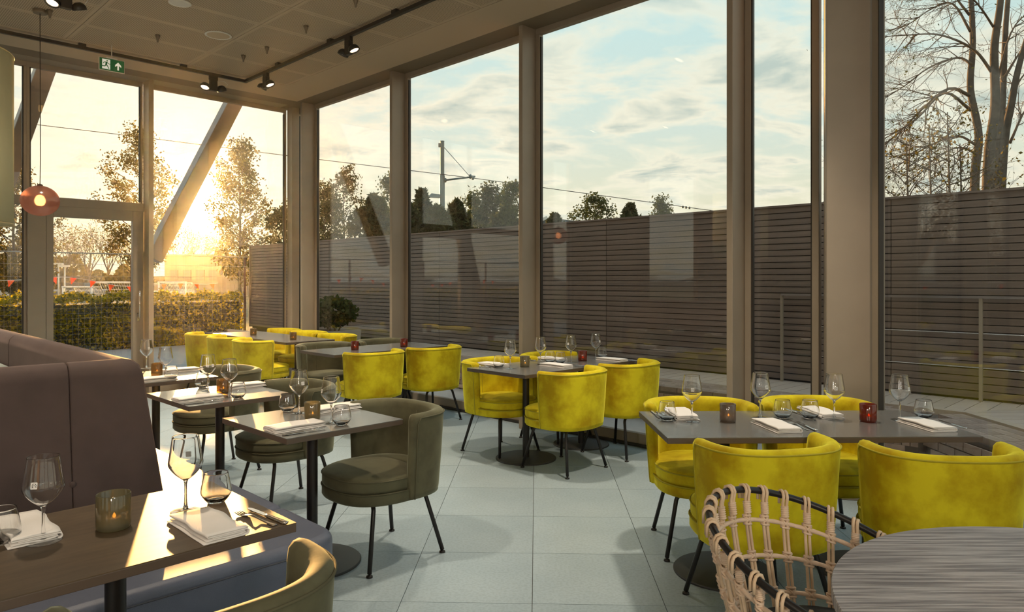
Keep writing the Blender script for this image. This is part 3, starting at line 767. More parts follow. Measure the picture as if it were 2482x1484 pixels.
    MB().tube(ring(1.004, 0.022, 0.262, 0.283, 0.459), 0.0038, 6, closed=True).build('piping', mp_, cu, smooth=True)
    MB().tube(ring(1.004, 0.015, 0.268, 0.29, 0.397), 0.0042, 6, closed=True).build('piping', mp_, b0, smooth=True)
    # four bent tube legs with glides
    for sx, sy in ((-1, 1), (1, 1), (-1, -1), (1, -1)):
        ft = Vector((sx*0.232, sy*0.232, 0.016)); tp_ = Vector((sx*0.172, sy*0.168, 0.300))
        pts = [ft, tp_]
        for q in range(1, 6):
            a = q/5*PI/2
            pts.append(tp_+Vector((-sx*0.012*math.sin(a)-sx*0.034*(1-math.cos(a)), -sy*0.01*math.sin(a), 0.036*math.sin(a))))
        pts.append(pts[-1]+Vector((-sx*0.06, -sy*0.005, 0.002)))
        lg = MB().tube(pts, 0.0115, 8).build('leg', M_black, t, smooth=True)
        MB().lathe([(0.005, 0.022), (0.006, 0.012), (0.016, 0.008), (0.017, 0.0), (0.0, 0.0)], 10, c=(ft.x, ft.y, 0)).build('glide', M_black, lg, smooth=True)
    return t
yel = chair_proto('tub_chair', M_yellow, M_yellow_p, 'x', 'chartreuse velvet tub chairs')
grn = chair_proto('tub_chair', M_green, M_green_p, 'x', 'olive velvet tub chairs')
used = {}
def face(fx, fy): return math.atan2(-fx, fy)
def chair(kind, x, y, rz, label):
    src = yel if kind == 'y' else grn
    if kind not in used: used[kind] = 1; src.location = (x, y, 0); src.rotation_euler = (0, 0, rz); src['label'] = label; return src
    return dup(src, (x, y, 0), rz, label)
NW_, SE_, NE_, SW_ = face(-.707, .707), face(.707, -.707), face(.707, .707), face(-.707, -.707)
DEG = math.radians
CH = [
 ('y', 1.09, 3.16, DEG(12), 'chartreuse velvet tub chair seen from behind, just behind the rattan chair'),
 ('y', 1.80, 3.05, DEG(-4), 'chartreuse velvet tub chair seen from behind, nearest the right edge of the photo'),
 ('y', 1.055, 3.95, DEG(177), 'chartreuse tub chair facing the camera at the left end of the front set table'),
 ('y', 1.73, 3.99, DEG(180), 'chartreuse tub chair facing the camera in front of the wide corner column'),
 ('y', .41, 5.60, NW_, 'yellow tub chair seen from behind, left of two at the middle set table'),
 ('y', .93, 6.10, NW_, 'yellow tub chair seen from behind, right of two at the middle set table'),
 ('y', -.10, 6.15, SE_, 'yellow tub chair facing us at the left end of the middle set table'),
 ('y', .41, 6.66, SE_, 'yellow tub chair mostly hidden behind the middle set table by the fin column'),
 ('y', -1.40, 7.02, NW_, 'yellow tub chair seen from behind, left of two at the bare red candle table'),
 ('y', -.87, 7.52, NW_, 'yellow tub chair seen from behind, right of two at the bare red candle table'),
 ('g', -2.00, 7.72, SE_, 'brown olive tub chair behind the left end of the red candle table'),
 ('g', -1.47, 8.22, SE_, 'brown olive tub chair behind the right end of the red candle table'),
 ('y', -2.95, 8.38, NE_, 'green yellow tub chair, nearest of three before the far bare table'),
 ('y', -3.46, 8.88, NE_, 'green yellow tub chair, middle of three before the far bare table'),
 ('y', -3.96, 9.38, NE_, 'green yellow tub chair, farthest left of three before the far bare table'),
 ('y', -2.30, 9.02, SW_, 'yellow tub chair at the right end behind the far bare table'),
 ('y', -2.80, 9.52, SW_, 'yellow tub chair in the middle behind the far bare table'),
 ('y', -3.29, 10.00, SW_, 'yellow tub chair in the glass corner behind the far bare table'),
 ('g', -.705, 3.85, SW_, 'olive velvet tub chair standing clear at the nearest square table'),
 ('g', -1.49, 4.70, SW_, 'olive velvet tub chair at the middle one of the three square tables'),
 ('g', -2.29, 5.53, SW_, 'olive velvet tub chair at the farthest of the three square tables'),
 ('g', -.765, 1.695, NW_, 'pale olive velvet tub chair cut by the bottom edge of the photo'),
]
for c in CH: chair(*c)

# ------------------------------------------------------------------ tables
HT = 0.75
def table(label, x, y, rz, wx, wy, group=None, top=M_top, posts=((0, 0),), base_r=0.25, ht=HT, round_r=None, edge=M_edge):
    t = thing('dining_table', label, 'table', (x, y, 0), rz, group)
    if round_r:
        tb = MB().lathe([(0, ht-0.03), (round_r-0.006, ht-0.03), (round_r, ht-0.026), (round_r, ht-0.002), (round_r-0.002, ht), (0, ht)], 96).build('tabletop', top, t)
        smooth_by_angle(tb, 30)
    else:
        tb = MB().box((0, 0, ht-0.0015), (wx, wy, 0.003)).build('tabletop', top, t)
        MB().box((0, 0, ht-0.0155), (wx, wy, 0.025)).build('edge_band', edge, tb)
    for px, py in posts:
        MB().lathe([(0.028, 0.012), (0.028, ht-0.036)], 20, c=(px, py, 0)).build('post', M_black, t, smooth=False)
        MB().lathe([(0, 0), (base_r, 0), (base_r, 0.007), (base_r-0.004, 0.011), (0.03, 0.014), (0, 0.014)], 56, c=(px, py, 0)).build('base_disc', M_base, t)
        MB().box((px, py, ht-0.033), (0.30, 0.30, 0.008)).build('mounting_plate', M_black, t)
    for ch in t.children:
        if ch.name.startswith('post') or ch.name.startswith('base_disc'): smooth_by_angle(ch, 40)
    return t
A1 = ANG1
# near booth table
T1c = Vector((-.641, 2.117))+Vector((-.705, -.709))*.72+Vector((-.709, .705))*.31
tt = table('long brown wood grain booth table in the bottom left with a sun patch', T1c.x, T1c.y, A1, 1.44, .62, None, M_top_wood, ((.32, 0), (-.42, 0)))
table('grey square table with olive candle, nearest of the three at the banquette', -1.041, 3.71, ANG2, .695, .65, 'square tables along the banquette')
table('grey square table, middle of the three at the banquette', -1.86, 4.535, ANG2, .695, .65, 'square tables along the banquette')
table('grey square table half hidden by the banquette corner, farthest of the three', -2.68, 5.36, ANG2, .695, .65, 'square tables along the banquette')
FTr = DEG(1.2)
for k, lb in ((-1, 'grey table in front set pair, left half with the smoky candle'), (1, 'grey table in front set pair, right half with the red candle')):
    c = Vector((1.436, 3.60))+Vector((math.cos(FTr), math.sin(FTr)))*k*.3665; table(lb, c.x, c.y, FTr, .73, .66, 'set tables by the long glass wall')
for (x, y), l1, l2 in (((.368, 6.14), 'grey table of the middle set pair, left half with the olive candle', 'grey table of the middle set pair, right half with the red candle'),
                       ((-1.44, 7.60), 'bare grey table, left half of the pair with two red candles', 'bare grey table, right half of the pair with two red candles')):
    for k, lb in ((-1, l1), (1, l2)):
        c = Vector((x, y))+Vector((.705, .709))*k*.3585; table(lb, c.x, c.y, A1, .714, .66, 'tables by the long glass wall')
for k, lb in ((-1, 'far bare table in the glass corner, right section'), (0, 'far bare table in the glass corner, middle section'), (1, 'far bare table in the glass corner, left section')):
    c = Vector((-3.12, 9.19))+E2v*k*.69; table(lb, c.x, c.y, ANG2, .686, .64, 'far bare tables in the corner')
M_oakgrey = mat('greyed_oak', (0.22, 0.19, 0.187), 0.5, 0, (0.56, 0.51, 0.495), 2.6, 14, (0.40, 0.60), stretch=(1.3, 36, 1), bump=0.3, bscale=9)
table('round grey oak table in the bottom right corner', 1.351, 1.443, 0.0, 0, 0, None, M_oakgrey, ((0, 0),), 0.30, HT, 0.643)
for o in list(C.objects):
    if o.name.startswith('edge_band'):
        b = o.modifiers.new('bevel', 'BEVEL'); b.width = 0.002; b.segments = 2

# ------------------------------------------------------------------ banquette
bq = thing('corner_banquette', 'L shaped banquette with slate leather seat and tall mauve brown back', 'bench', (-.673, 2.853, 0))
o0 = Vector((-.673, 2.853))
e1 = Vector((E1.x, E1.y)); e2 = Vector((E2.x, E2.y))
def L(s, t): p = e1*(-s)+e2*t; return (p.x, p.y)       # s back along the near bench, t away along the far bench
def rounded(poly, idx, r, n=8):
    out = []
    for i, p in enumerate(poly):
        if i not in idx: out.append(p); continue
        p0, p1, p2 = Vector(poly[i-1]), Vector(p), Vector(poly[(i+1) % len(poly)])
        a, b = p1+(p0-p1).normalized()*r, p1+(p2-p1).normalized()*r
        for k in range(n+1):
            t_ = k/n; out.append(tuple((1-t_)**2*a+2*t_*(1-t_)*p1+t_*t_*b))
    return out
seatA = rounded([L(2.4, 0), L(0, 0), L(0, .49), L(2.4, .49)], [1], .14)
st_ = MB().prism(seatA, .10, .46).build('seat', M_leather, bq, bevel=.035, seg=4)
smooth_by_angle(st_, 30)
seatB = [L(0, .50), L(0, 4.2), L(.52, 4.2), L(.52, .50)]
smooth_by_angle(MB().prism([p for p in reversed(seatB)][::-1], .10, .46).build('seat', M_leather, bq, bevel=.03, seg=4), 30)
MB().prism([L(2.38, .05), L(.05, .05), L(.05, .46), L(2.38, .46)], 0, .10).build('plinth', M_black, bq)
MB().prism([L(.05, .46), L(.05, 4.18), L(.48, 4.18), L(.48, .46)], 0, .10).build('plinth', M_black, bq)
sp = [(*Vector(L(s, -.0025)), .418) for s in np.linspace(2.38, .16, 12)]
MB().tube(sp, .003, 5).build('stitched_seam', mat('dark_stitching', (.06, .065, .08), .6), bq)
# tall backs, leaning back
prof = [(0, .44), (.002, .5), (.075, 1.10), (.085, 1.135), (.105, 1.155), (.135, 1.16), (.165, 1.152), (.185, 1.13), (.19, 1.10), (.19, .10), (.02, .10)]
def back_run(p0, p1, inn, mit0, mit1):
    """inn: direction into the back; mit: shift along the run per unit of depth at each end"""
    p0, p1, inn = Vector(p0), Vector(p1), Vector(inn); d = (p1-p0).normalized(); m_ = MB(); n_ = len(prof); N = 6
    vv = []
    for i in range(N+1):
        for dd, z in prof:
            a = p0+inn*dd+d*mit0*dd; b = p1+inn*dd+d*mit1*dd; q = a+(b-a)*i/N; vv.append((q.x, q.y, z))
    ff = [(i*n_+j, i*n_+(j+1) % n_, (i+1)*n_+(j+1) % n_, (i+1)*n_+j) for i in range(N) for j in range(n_)]
    ff += [tuple(range(n_)), tuple(N*n_+j for j in range(n_-1, -1, -1))]
    return m_.add(vv, ff)
cA = L(.50, .47)
def finish(o):
    smooth_by_angle(o, 50); b = o.modifiers.new('bevel', 'BEVEL'); b.width = .006; b.segments = 3; b.limit_method = 'ANGLE'; b.angle_limit = DEG(45); return o
def off(p, s=0, t=0): q = Vector(p)+e1*(-s)+e2*t; return tuple(q)
finish(back_run(off(cA, 2.2), off(cA, .3325), e2, 0, 0).build('backrest', M_fabric, bq))
finish(back_run(off(cA, .3305), off(cA, .0), e2, 0, -1).build('backrest', M_fabric, bq))
finish(back_run(off(cA, 0), off(cA, 0, 1.96), -e1, 1, 0).build('backrest', M_fabric, bq))
finish(back_run(off(cA, 0, 1.963), off(cA, 0, 4.0), -e1, 0, 0).build('backrest', M_fabric, bq))
bp_ = off(cA, .331, .03)
MB().lathe([(0, .006), (.008, .005), (.012, 0), (0, 0)], 14).build('button', M_fabric, bq, loc=(*off(cA, .331, .028), .72), smooth=True).rotation_euler = (PI/2, 0, ANG1)
ledge = MB().prism([off((o0.x+cA[0], o0.y+cA[1]), .20, .20), off((o0.x+cA[0], o0.y+cA[1]), .20, 4.0), off((o0.x+cA[0], o0.y+cA[1]), 2.2, 4.0), off((o0.x+cA[0], o0.y+cA[1]), 2.2, .20)][::-1], 0, .985)
struct(ledge.build('wall_low', mat('pale_ledge', (.40, .46, .43), .5), bevel=.006), 'low pale partition top behind the banquette backs')

# ------------------------------------------------------------------ rattan chair at the round table
ra = thing('rattan_chair', 'open woven rattan tub chair on black steel frame at the round oak table', 'chair', (.891, 1.95, 0), -2.404)
RA_, RB_ = .309, .350
def rimz(t): return .609+(.812-.609)*max(0, min(1, (math.cos(t)+.65)/1.65))
def rp(t, v):
    """v 0 at the rim, 1 at the seat ring"""
    zr = rimz(t); z = zr+(.425-zr)*v; k = 1-.23*v**1.35
    return Vector((RA_*math.sin(t)*k, -RB_*math.cos(t)*k, z))
ts = np.linspace(-2.32, 2.32, 60)
rimp = [rp(t, 0) for t in ts]
# the tube bends down at the arm fronts and runs to the floor as front legs
def front_leg(s):
    p = rp(s*2.32, 0); return [p+Vector((0, .012, -.012)), p+Vector((-s*.002, .02, -.05)), Vector((s*.235, .235, .40)), Vector((s*.25, .25, .012))]
MB().tube(rimp, .0105, 10).build('rim_tube', M_black, ra, smooth=True)
for s in (-1, 1):
    MB().tube([rimp[0 if s < 0 else -1]]+front_leg(s), .0100, 10).build('leg', M_black, ra, smooth=True)
    MB().tube([Vector((s*.20, -.20, .40)), Vector((s*.235, -.245, .012))], .0105, 10).build('leg', M_black, ra, smooth=True)
MB().tube([rp(t, 1)*1.0 for t in np.linspace(-2.32, 2.32, 48)], .0095, 8).build('seat_ring', M_black, ra, smooth=True)
MB().tube([Vector((-.235, .235, .40)), Vector((.235, .235, .40))], .0095, 8).build('seat_ring', M_black, ra, smooth=True)
ca = MB().lathe([(0, .425), (.225, .425), (.245, .435), (.245, .462), (.225, .474), (0, .480)], 40, c=(0, .0, 0), sx=1.0, sy=1.08).build('seat_cushion', mat('charcoal_cushion', (.03, .03, .032), .9, sheen=.3), ra, smooth=True)
NCN = 22
ct = [-2.20+4.40*i/(NCN-1) for i in range(NCN)]
for t in ct:
    tg = (rp(t+.01, 0)-rp(t-.01, 0)).normalized()
    pair = MB()
    for s in (-1, 1):
        # each rod loops over the rim tube and runs down inside
        c0 = rp(t, 0)+tg*s*.0062
        outn = Vector((c0.x, c0.y, 0)).normalized()
        loop = [c0+outn*.0155+Vector((0, 0, -.03)), c0+outn*.0155, c0+outn*.010+Vector((0, 0, .0115)), c0+Vector((0, 0, .0155)), c0-outn*.010+Vector((0, 0, .0115)), c0-outn*.0155]
        down = [rp(t, v)+tg*s*.0062-outn*.013*(1-v)**6 for v in (.06, .12, .2, .32, .45, .6, .75, .9, 1.0)]
        pair.tube(loop+down, .0052, 6)
    cn = pair.build('cane', M_rattan, ra, smooth=True)
    bn = MB(); c1, c2 = rp(t, .085), rp(t, .185); outn = Vector((c1.x, c1.y, 0)).normalized()
    if True:
        steps = 25; pts = []; rs = []
        for q in range(steps):
            pts.append(c1+(c2-c1)*q/(steps-1)-outn*.006); rs.append((.0100, .0118, .0130, .0118)[q % 4])
        bn.tube(pts, rs, 10); bn.build('binding', M_bind, cn, smooth=True)
for v in (.24, .52, .80):
    rg = MB()
    tt_ = np.linspace(-2.24, 2.24, 70)
    rg.tube([rp(t, v)*1.0-Vector((rp(t, v).x, rp(t, v).y, 0)).normalized()*.002 for t in tt_], [.0072 if i % 2 else .0064 for i in range(70)], 8)
    ro_ = rg.build('wrapped_hoop', M_bind, ra, smooth=True)
    kn = MB()
    for t in ct:
        c = rp(t, v); tg = (rp(t+.01, v)-rp(t-.01, v)).normalized(); up = (rp(t, v-.02)-rp(t, v+.02)).normalized(); outn = tg.cross(up).normalized()
        for sgn in (-1, 1):
            kn.tube([c+tg*.013+up*.011*sgn+outn*.001, c+outn*.0085, c-tg*.013-up*.011*sgn+outn*.001], .0042, 6)
            kn.tube([c+tg*.013+up*.011*sgn+outn*.001, c-outn*.0085, c-tg*.013-up*.011*sgn+outn*.001], .0042, 6)
        for q in (-1, 1):
            kn.tube([c+up*.013*q+tg*.013*math.cos(a)+outn*.0085*math.sin(a) for a in np.linspace(0, 2*PI, 9)[:-1]], .0038, 5, closed=True)
    tag(kn.build('woven_knots', M_bind, ro_, smooth=True), kind='stuff')

# ------------------------------------------------------------------ table settings
# wine glass: bowl, stem and foot, printed patch
def wine_proto():
    t = thing('wine_glass', 'x', 'wine glass')
    bowl = [(.0045, .098), (.012, .101), (.030, .116), (.0455, .136), (.0505, .147), (.0512, .153), (.0485, .170), (.0445, .195), (.0405, .222), (.0392, .235)]
    inner = [(r-.0011, z+.0006) for r, z in reversed(bowl)]; inner[-1] = (0.0, .1005)
    MB().lathe(chaikin([(0.0, .0975)]+bowl+[(.0387, .2356)]+inner[:-1]+[(0, .1005)]), 48).build('bowl', M_bowl, t, smooth=True)
    stem = [(0.0, .0), (.0435, 0.0), (.0445, .0012), (.0435, .0024), (.028, .0048), (.012, .010), (.0055, .019), (.0042, .035), (.0036, .060), (.0040, .085), (.0060, .094), (.0085, .0985), (0, .0995)]
    MB().lathe(chaikin([(0, .0062), (.0090, .0066), (.0075, .014)]+[p for p in stem if p[1] >= .019]), 24).build('stem', M_solid, t, smooth=True)
    MB().lathe(chaikin([(0.0, .0), (.0435, 0.0), (.0445, .0012), (.0435, .0024), (.028, .0045), (.012, .0060), (0, .0061)]), 40).build('foot', M_foot, t, smooth=True)
    # printed patch, wrapped on the bowl, facing local -Y
    def surf(u, z): # u metres along the wall from -Y
        zz = [(.0512, .153), (.0485, .170), (.0445, .195)]
        r = np.interp(z, [p[1] for p in zz], [p[0] for p in zz])+.0009
        a = u/r-PI/2; return Vector((r*math.cos(a), r*math.sin(a), z))
    hw = .0085; z0, z1 = .158, .176
    outline = []
    for cxu, czu, a0 in ((hw-.002, z1-.002, 0), (-hw+.002, z1-.002, 90), (-hw+.002, z0+.002, 180), (hw-.002, z0+.002, 270)):
        outline += [(cxu+.002*math.cos(DEG(a0+q)), czu+.002*math.sin(DEG(a0+q))) for q in (0, 30, 60, 90)]
    cpt = surf(0, (z0+z1)/2)
    pv_ = [cpt]+[surf(u, z) for u, z in outline]
    n_ = len(outline); pa = MB().add(pv_, [(0, 1+i, 1+(i+1) % n_) for i in range(n_)]).build('printed_patch', M_sticker, t)
    mk = MB(); zc = .1678
    def arc(a0, a1, r0, r1, n=10, cu=0.0006):
        vv = []
        for i in range(n+1):
            a = DEG(a0+(a1-a0)*i/n)
            for r in (r0, r1):
                p = surf(cu+r*math.cos(a), zc+r*math.sin(a)); q = p.copy(); q.z = 0; vv.append(p+q.normalized()*.0003)
        mk.add(vv, [(2*i, 2*i+1, 2*i+3, 2*i+2) for i in range(n)])
    arc(-62, 75, .0042, .0056); arc(105, 245, .0042, .0056); arc(0, 360, 0.0001, .0013)
    def bar(u0, u1, za, zb):
        vv = []
        for u, z in ((u0, za), (u1, za), (u1, zb), (u0, zb)):
            p = surf(u, z); q = p.copy(); q.z = 0; vv.append(p+q.normalized()*.0003)
        mk.add(vv, [(0, 1, 2, 3)])
    bar(-.0055, -.0012, zc-.0056, zc-.0045); bar(.0052, .0064, zc-.0058, zc-.0032)
    mk.build('printed_emblem', M_mark, pa)
    return t
def tumbler_proto():
    t = thing('tumbler', 'x', 'tumbler')
    prof = [(0, 0), (.024, .0), (.027, .002), (.036, .012), (.0455, .026), (.0480, .034), (.0470, .045), (.0420, .070), (.0365, .096), (.0357, .0966),
            (.0350, .096), (.0405, .070), (.0455, .045), (.0465, .034), (.0440, .0265), (.0345, .0145), (.022, .0100), (0, .0088)]
    MB().lathe(chaikin(prof), 48).build('glass_body', M_bowl, t, smooth=True)
    return t
WG, TU = wine_proto(), tumbler_proto()
def napkin_mesh(ln=.27, wd=.135, seed=0):
    """linen folded in layers: one round fold on one long side, loose edges on the other"""
    rnd = random.Random(seed)
    path = [(.004, .0022)]
    def fold(x0, x1, z0, z1, turn):
        for k in range(1, 7): path.append((x0+(x1-x0)*k/6, z0))
        xc = x1; zm = (z0+z1)/2; r = (z1-z0)/2
        for k in range(1, 7):
            a = -PI/2+PI*k/6; path.append((xc+turn*r*1.2*math.cos(a), zm+r*math.sin(a)))
    fold(.004, wd-.012, .0022, .0165, 1); fold(wd-.012, .016, .0165, .0215, -1)
    for k in range(1, 7): path.append((.016+(wd-.024)*k/6, .0215-.001*k/6))
    # inner loose layers
    th = .0024; N = 12
    def ribbon(path):
        m_ = MB(); vv = []; n_ = len(path)
        for i in range(N+1):
            y = (i/N-.5)*ln; puff = 1-.12*abs(i/N-.5)*2; sk = .004*math.sin(i*.9+seed)
            for j, (x, z) in enumerate(path):
                a = path[max(0, j-1)]; b = path[min(n_-1, j+1)]; tx, tz = b[0]-a[0], b[1]-a[1]; l_ = math.hypot(tx, tz) or 1
                nx, nz = -tz/l_*th/2, tx/l_*th/2
                yy = y*(1-.02*(z/.02)); zz = z*puff
                vv.append((x-wd/2+sk*z/.02+nx, yy, zz+nz)); vv.append((x-wd/2+sk*z/.02-nx, yy, zz-nz))
        S_ = 2*n_
        ff = []
        for i in range(N):
            for j in range(n_-1):
                a = i*S_+2*j; b = a+S_
                ff += [(a, a+2, b+2, b), (a+1, b+1, b+3, a+3)]
            ff += [(i*S_, (i+1)*S_, (i+1)*S_+1, i*S_+1), (i*S_+2*n_-2, i*S_+2*n_-1, (i+1)*S_+2*n_-1, (i+1)*S_+2*n_-2)]
        for i in (0, N):
            for j in range(n_-1):
                a = i*S_+2*j; ff.append((a, a+1, a+3, a+2))
        m_.add(vv, ff); return m_
    m_ = ribbon(path)
    inner = [(.012, .0075)]+[(.012+(wd-.034)*k/8, .0075+.0015*math.sin(k*.8)) for k in range(1, 9)]+[(wd-.014, .010), (wd-.017, .0128)]+[(wd-.022-(wd-.05)*k/8, .0128) for k in range(1, 9)]
    m2 = ribbon(inner); m_.add(m2.v, m2.f)
    me = m_.mesh('napkin', M_linen, True, True)
    return me
NAP = [napkin_mesh(.27, .135, s) for s in range(3)]
def fork_mesh():
    m_ = MB()
    # handle, neck, root and four tines along +Y; length .19
    L_ = [(-.095, .0075, .0022), (-.09, .0095, .0022), (-.06, .0080, .0024), (-.02, .0045, .004), (.015, .0032, .0095), (.03, .0040, .0085), (.042, .0100, .005), (.055, .0122, .0035)]
    vv = []
    for y, w, z in L_:
        for x, dz in ((-w, 0), (-w*.5, .0012), (w*.5, .0012), (w, 0), (w*.5, -.001), (-w*.5, -.001)): vv.append((x, y, z+dz))
    n_ = len(L_); ff = [(i*6+j, i*6+(j+1) % 6, (i+1)*6+(j+1) % 6, (i+1)*6+j) for i in range(n_-1) for j in range(6)]+[(5, 4, 3, 2, 1, 0), tuple((n_-1)*6+j for j in range(6))]
    m_.add(vv, ff)
    for x in (-.0105, -.0035, .0035, .0105): m_.tube([(x, .050, .0038), (x, .07, .0025), (x*.98, .085, .004), (x*.96, .099, .0075)], [.0019, .0018, .0015, .0008], 6)
    return m_.mesh('fork', M_steel, True)
def knife_parts():
    h_ = MB(); vv = []; hp = [(-.11, .006, .0), (-.105, .0105, 0), (-.08, .0098, 0), (-.04, .0085, 0), (-.012, .0075, 0), (-.006, .0088, 0), (.0, .0065, 0)]
    for y, w, z in hp:
        for k in range(8): a = 2*PI*k/8; vv.append((w*math.cos(a), y, .0042+.0036*math.sin(a)))
    n_ = len(hp); h_.add(vv, [(i*8+j, i*8+(j+1) % 8, (i+1)*8+(j+1) % 8, (i+1)*8+j) for i in range(n_-1) for j in range(8)]+[tuple(range(7, -1, -1)), tuple((n_-1)*8+j for j in range(8))])
    b_ = MB(); pl = [(-.006, 0), (.0055, 0), (.0085, .03), (.0095, .07), (.0080, .095), (.002, .108), (-.0045, .100), (-.0065, .06)]
    b_.prism(pl, .0034, .0050)
    return h_.mesh('handle', M_steel, True), b_.mesh('blade', M_steel)
FK = fork_mesh(); KH, KB = knife_parts()
def setp(o, label, cat, group): return tag(o, label, cat, group)
def put_wine(px, py, label, turn=0.0, z=HT, first=[True]):
    p = P(px, py, z); rz = turn
    if first[0]: first[0] = False; WG.location = p; WG.rotation_euler = (0, 0, rz); WG['label'] = label; WG['group'] = 'wine glasses on the set tables'; return
    dup(WG, p, rz, label, 'wine glasses on the set tables')
def put_tumbler(px, py, label, z=HT, first=[True]):
    p = P(px, py, z)
    if first[0]: first[0] = False; TU.location = p; TU['label'] = label; TU['group'] = 'water tumblers on the set tables'; return
    dup(TU, p, 0, label, 'water tumblers on the set tables')
nn = [0]
def put_napkin(px, py, rz, label, flip=False, z=HT, sc=1.0):
    p = P(px, py, z); o = bpy.data.objects.new('folded_napkin', NAP[nn[0] % 3]); C.objects.link(o); nn[0] += 1
    o.location = p; o.rotation_euler = (0, 0, rz+(PI if flip else 0)); o.scale = (sc, sc, 1.15); tag(o, label, 'napkin', 'folded napkins on the set tables')
def put_fork(p, rz, label):
    o = bpy.data.objects.new('fork', FK); C.objects.link(o); o.location = p; o.rotation_euler = (0, 0, rz); tag(o, label, 'fork', 'forks on the set tables')
def put_knife(p, rz, label):
    o = thing('table_knife', label, 'knife', p, rz, 'knives on the set tables'); share(KB, 'blade', o); share(KH, 'handle', o)
def cutlery(px, py, rz, where, z=HT, gap=.030, fork_up=0.0):
    p = P(px, py, z); r = Vector((math.cos(rz), math.sin(rz), 0)); f = Vector((-math.sin(rz), math.cos(rz), 0))
    put_fork(p-r*gap/2+f*fork_up, rz+.04, 'steel fork '+where); put_knife(p+r*gap/2, rz-.03, 'steel table knife '+where)
def candle_proto(nm, m): 
    t = thing('candle_holder', 'x', 'candle holder')
    MB().lathe([(0, 0), (.036, 0), (.0395, .004), (.0405, .012), (.0405, .089), (.0395, .0905), (.0380, .089), (.0378, .014), (.030, .011), (0, .011)], 36).build('glass_cup', m, t, smooth=True)
    tl = MB().lathe([(0, .0115), (.019, .0115), (.0195, .029), (.0175, .029), (.017, .026), (0, .0255)], 20).build('tealight', M_wax, t, smooth=True)
    MB().lathe([(0, .028), (.0030, .029), (.0044, .033), (.0028, .038), (0.0, .042)], 10, c=(.003, -.002, 0)).build('flame', M_flame, tl, smooth=True)
    return t
CP = {k: candle_proto(k, m) for k, m in (('olive', M_hold_olive), ('grey', M_hold_grey), ('amber', M_hold_amber), ('red', M_hold_red))}
cu_ = {}
def put_candle(kind, px, py, label, scale=None, z=HT):
    p = P(px, py, z); g_ = 'tealight holders on the tables'
    if kind not in cu_: cu_[kind] = 1; t = CP[kind]; t.location = p; t['label'] = label; t['group'] = g_; 
    else: t = dup(CP[kind], p, 0, label, g_)
    t.scale = (scale or 1.0,)*3
# near booth table
put_wine(105, 1313, 'wine glass with a printed emblem at the far left of the brown booth table', DEG(8))
put_wine(450, 1240, 'sunlit wine glass behind the napkin on the brown booth table', DEG(195))
put_tumbler(2, 1318, 'water tumbler cut by the left edge of the photo')
put_tumbler(524, 1217, 'sunlit water tumbler on the brown booth table')
put_candle('olive', 275, 1281, 'large smoky olive candle holder on the brown booth table', 1.13)
put_napkin(60, 1290, SE_, 'folded white napkin at the far left, behind the printed wine glass', True)
put_napkin(502, 1281, NW_, 'folded white napkin half in sun beside the fork, on the brown booth table')
cutlery(633, 1256, NW_+.12, 'on the sunlit corner of the brown booth table', gap=.034)
# nearest square table
put_wine(725, 1002, 'wine glass left of the olive candle on the nearest square table', DEG(40))
put_wine(803, 1026, 'wine glass right of the olive candle on the nearest square table', DEG(-55))
put_tumbler(697, 997, 'tumbler at the back left of the nearest square table')
put_tumbler(828, 1030, 'tumbler touching the wine glass at the right of the nearest square table')
put_candle('olive', 757, 1017, 'olive candle holder on the nearest square table')
put_napkin(716, 1038, NE_, 'folded napkin along the near edge of the nearest square table', True)
put_napkin(812, 993, SW_, 'folded napkin at the back edge of the nearest square table')
cutlery(736, 1048, NE_-.05, 'beside the near napkin of the nearest square table', gap=.025)
cutlery(786, 986, SW_, 'behind the back napkin of the nearest square table', gap=.028)
# middle square table
put_wine(504, 947, 'wine glass with a sun glint on the middle square table', DEG(60))
put_wine(556, 963, 'wine glass right of the candle on the middle square table', DEG(-70))
put_tumbler(491, 940, 'tumbler glowing in the sun on the middle square table')
put_tumbler(577, 965, 'tumbler at the front right of the middle square table')
put_candle('amber', 541, 953, 'amber lit candle holder on the middle square table')
put_napkin(480, 969, NE_, 'folded napkin along the near edge of the middle square table', True)
put_napkin(590, 938, SW_, 'folded napkin at the back of the middle square table')
cutlery(492, 976, NE_-.05, 'beside the near napkin of the middle square table', gap=.025)
# far square table
put_wine(355, 893, 'wine glass rising behind the banquette corner on the farthest square table', DEG(50))
put_wine(401, 919, 'wine glass beside the tumbler on the farthest square table', DEG(-80))
put_tumbler(415, 920, 'tumbler on the farthest square table')
put_candle('amber', 380, 909, 'amber candle holder half hidden by the banquette corner')
put_napkin(437, 900, SW_, 'folded napkin at the back of the farthest square table')
put_napkin(378, 922, NE_, 'folded napkin by the banquette corner on the farthest square table', True)
# front set table
put_wine(1677, 1021, 'wine glass with printed emblem beside the left napkin of the front table', DEG(-10))
put_wine(1843, 1013, 'wine glass behind the near middle napkin of the front table', DEG(20))
put_wine(2022, 1017, 'wine glass left of the red candle on the front table', DEG(-15))
put_wine(2181, 1019, 'wine glass behind the right napkin of the front table', DEG(28))
put_tumbler(1617, 1019, 'tumbler at the left end of the front table')
put_tumbler(1897, 1014, 'left one of two tumblers in the middle of the front table')
put_tumbler(1963, 1015, 'right one of two tumblers in the middle of the front table')
put_tumbler(2239, 1014, 'tumbler behind the fork at the right end of the front table')
put_candle('grey', 1764, 1022, 'smoky grey candle holder on the front table')
put_candle('red', 2104, 1022, 'red glass candle holder on the front table')
put_napkin(1652, 1008, DEG(180), 'folded napkin at the far left seat of the front table')
put_napkin(1880, 1037, DEG(8), 'folded napkin at the near middle seat of the front table')
put_napkin(1988, 1004, DEG(184), 'folded napkin at the far right seat of the front table')
put_napkin(2243, 1034, DEG(6), 'folded napkin at the near right seat of the front table')
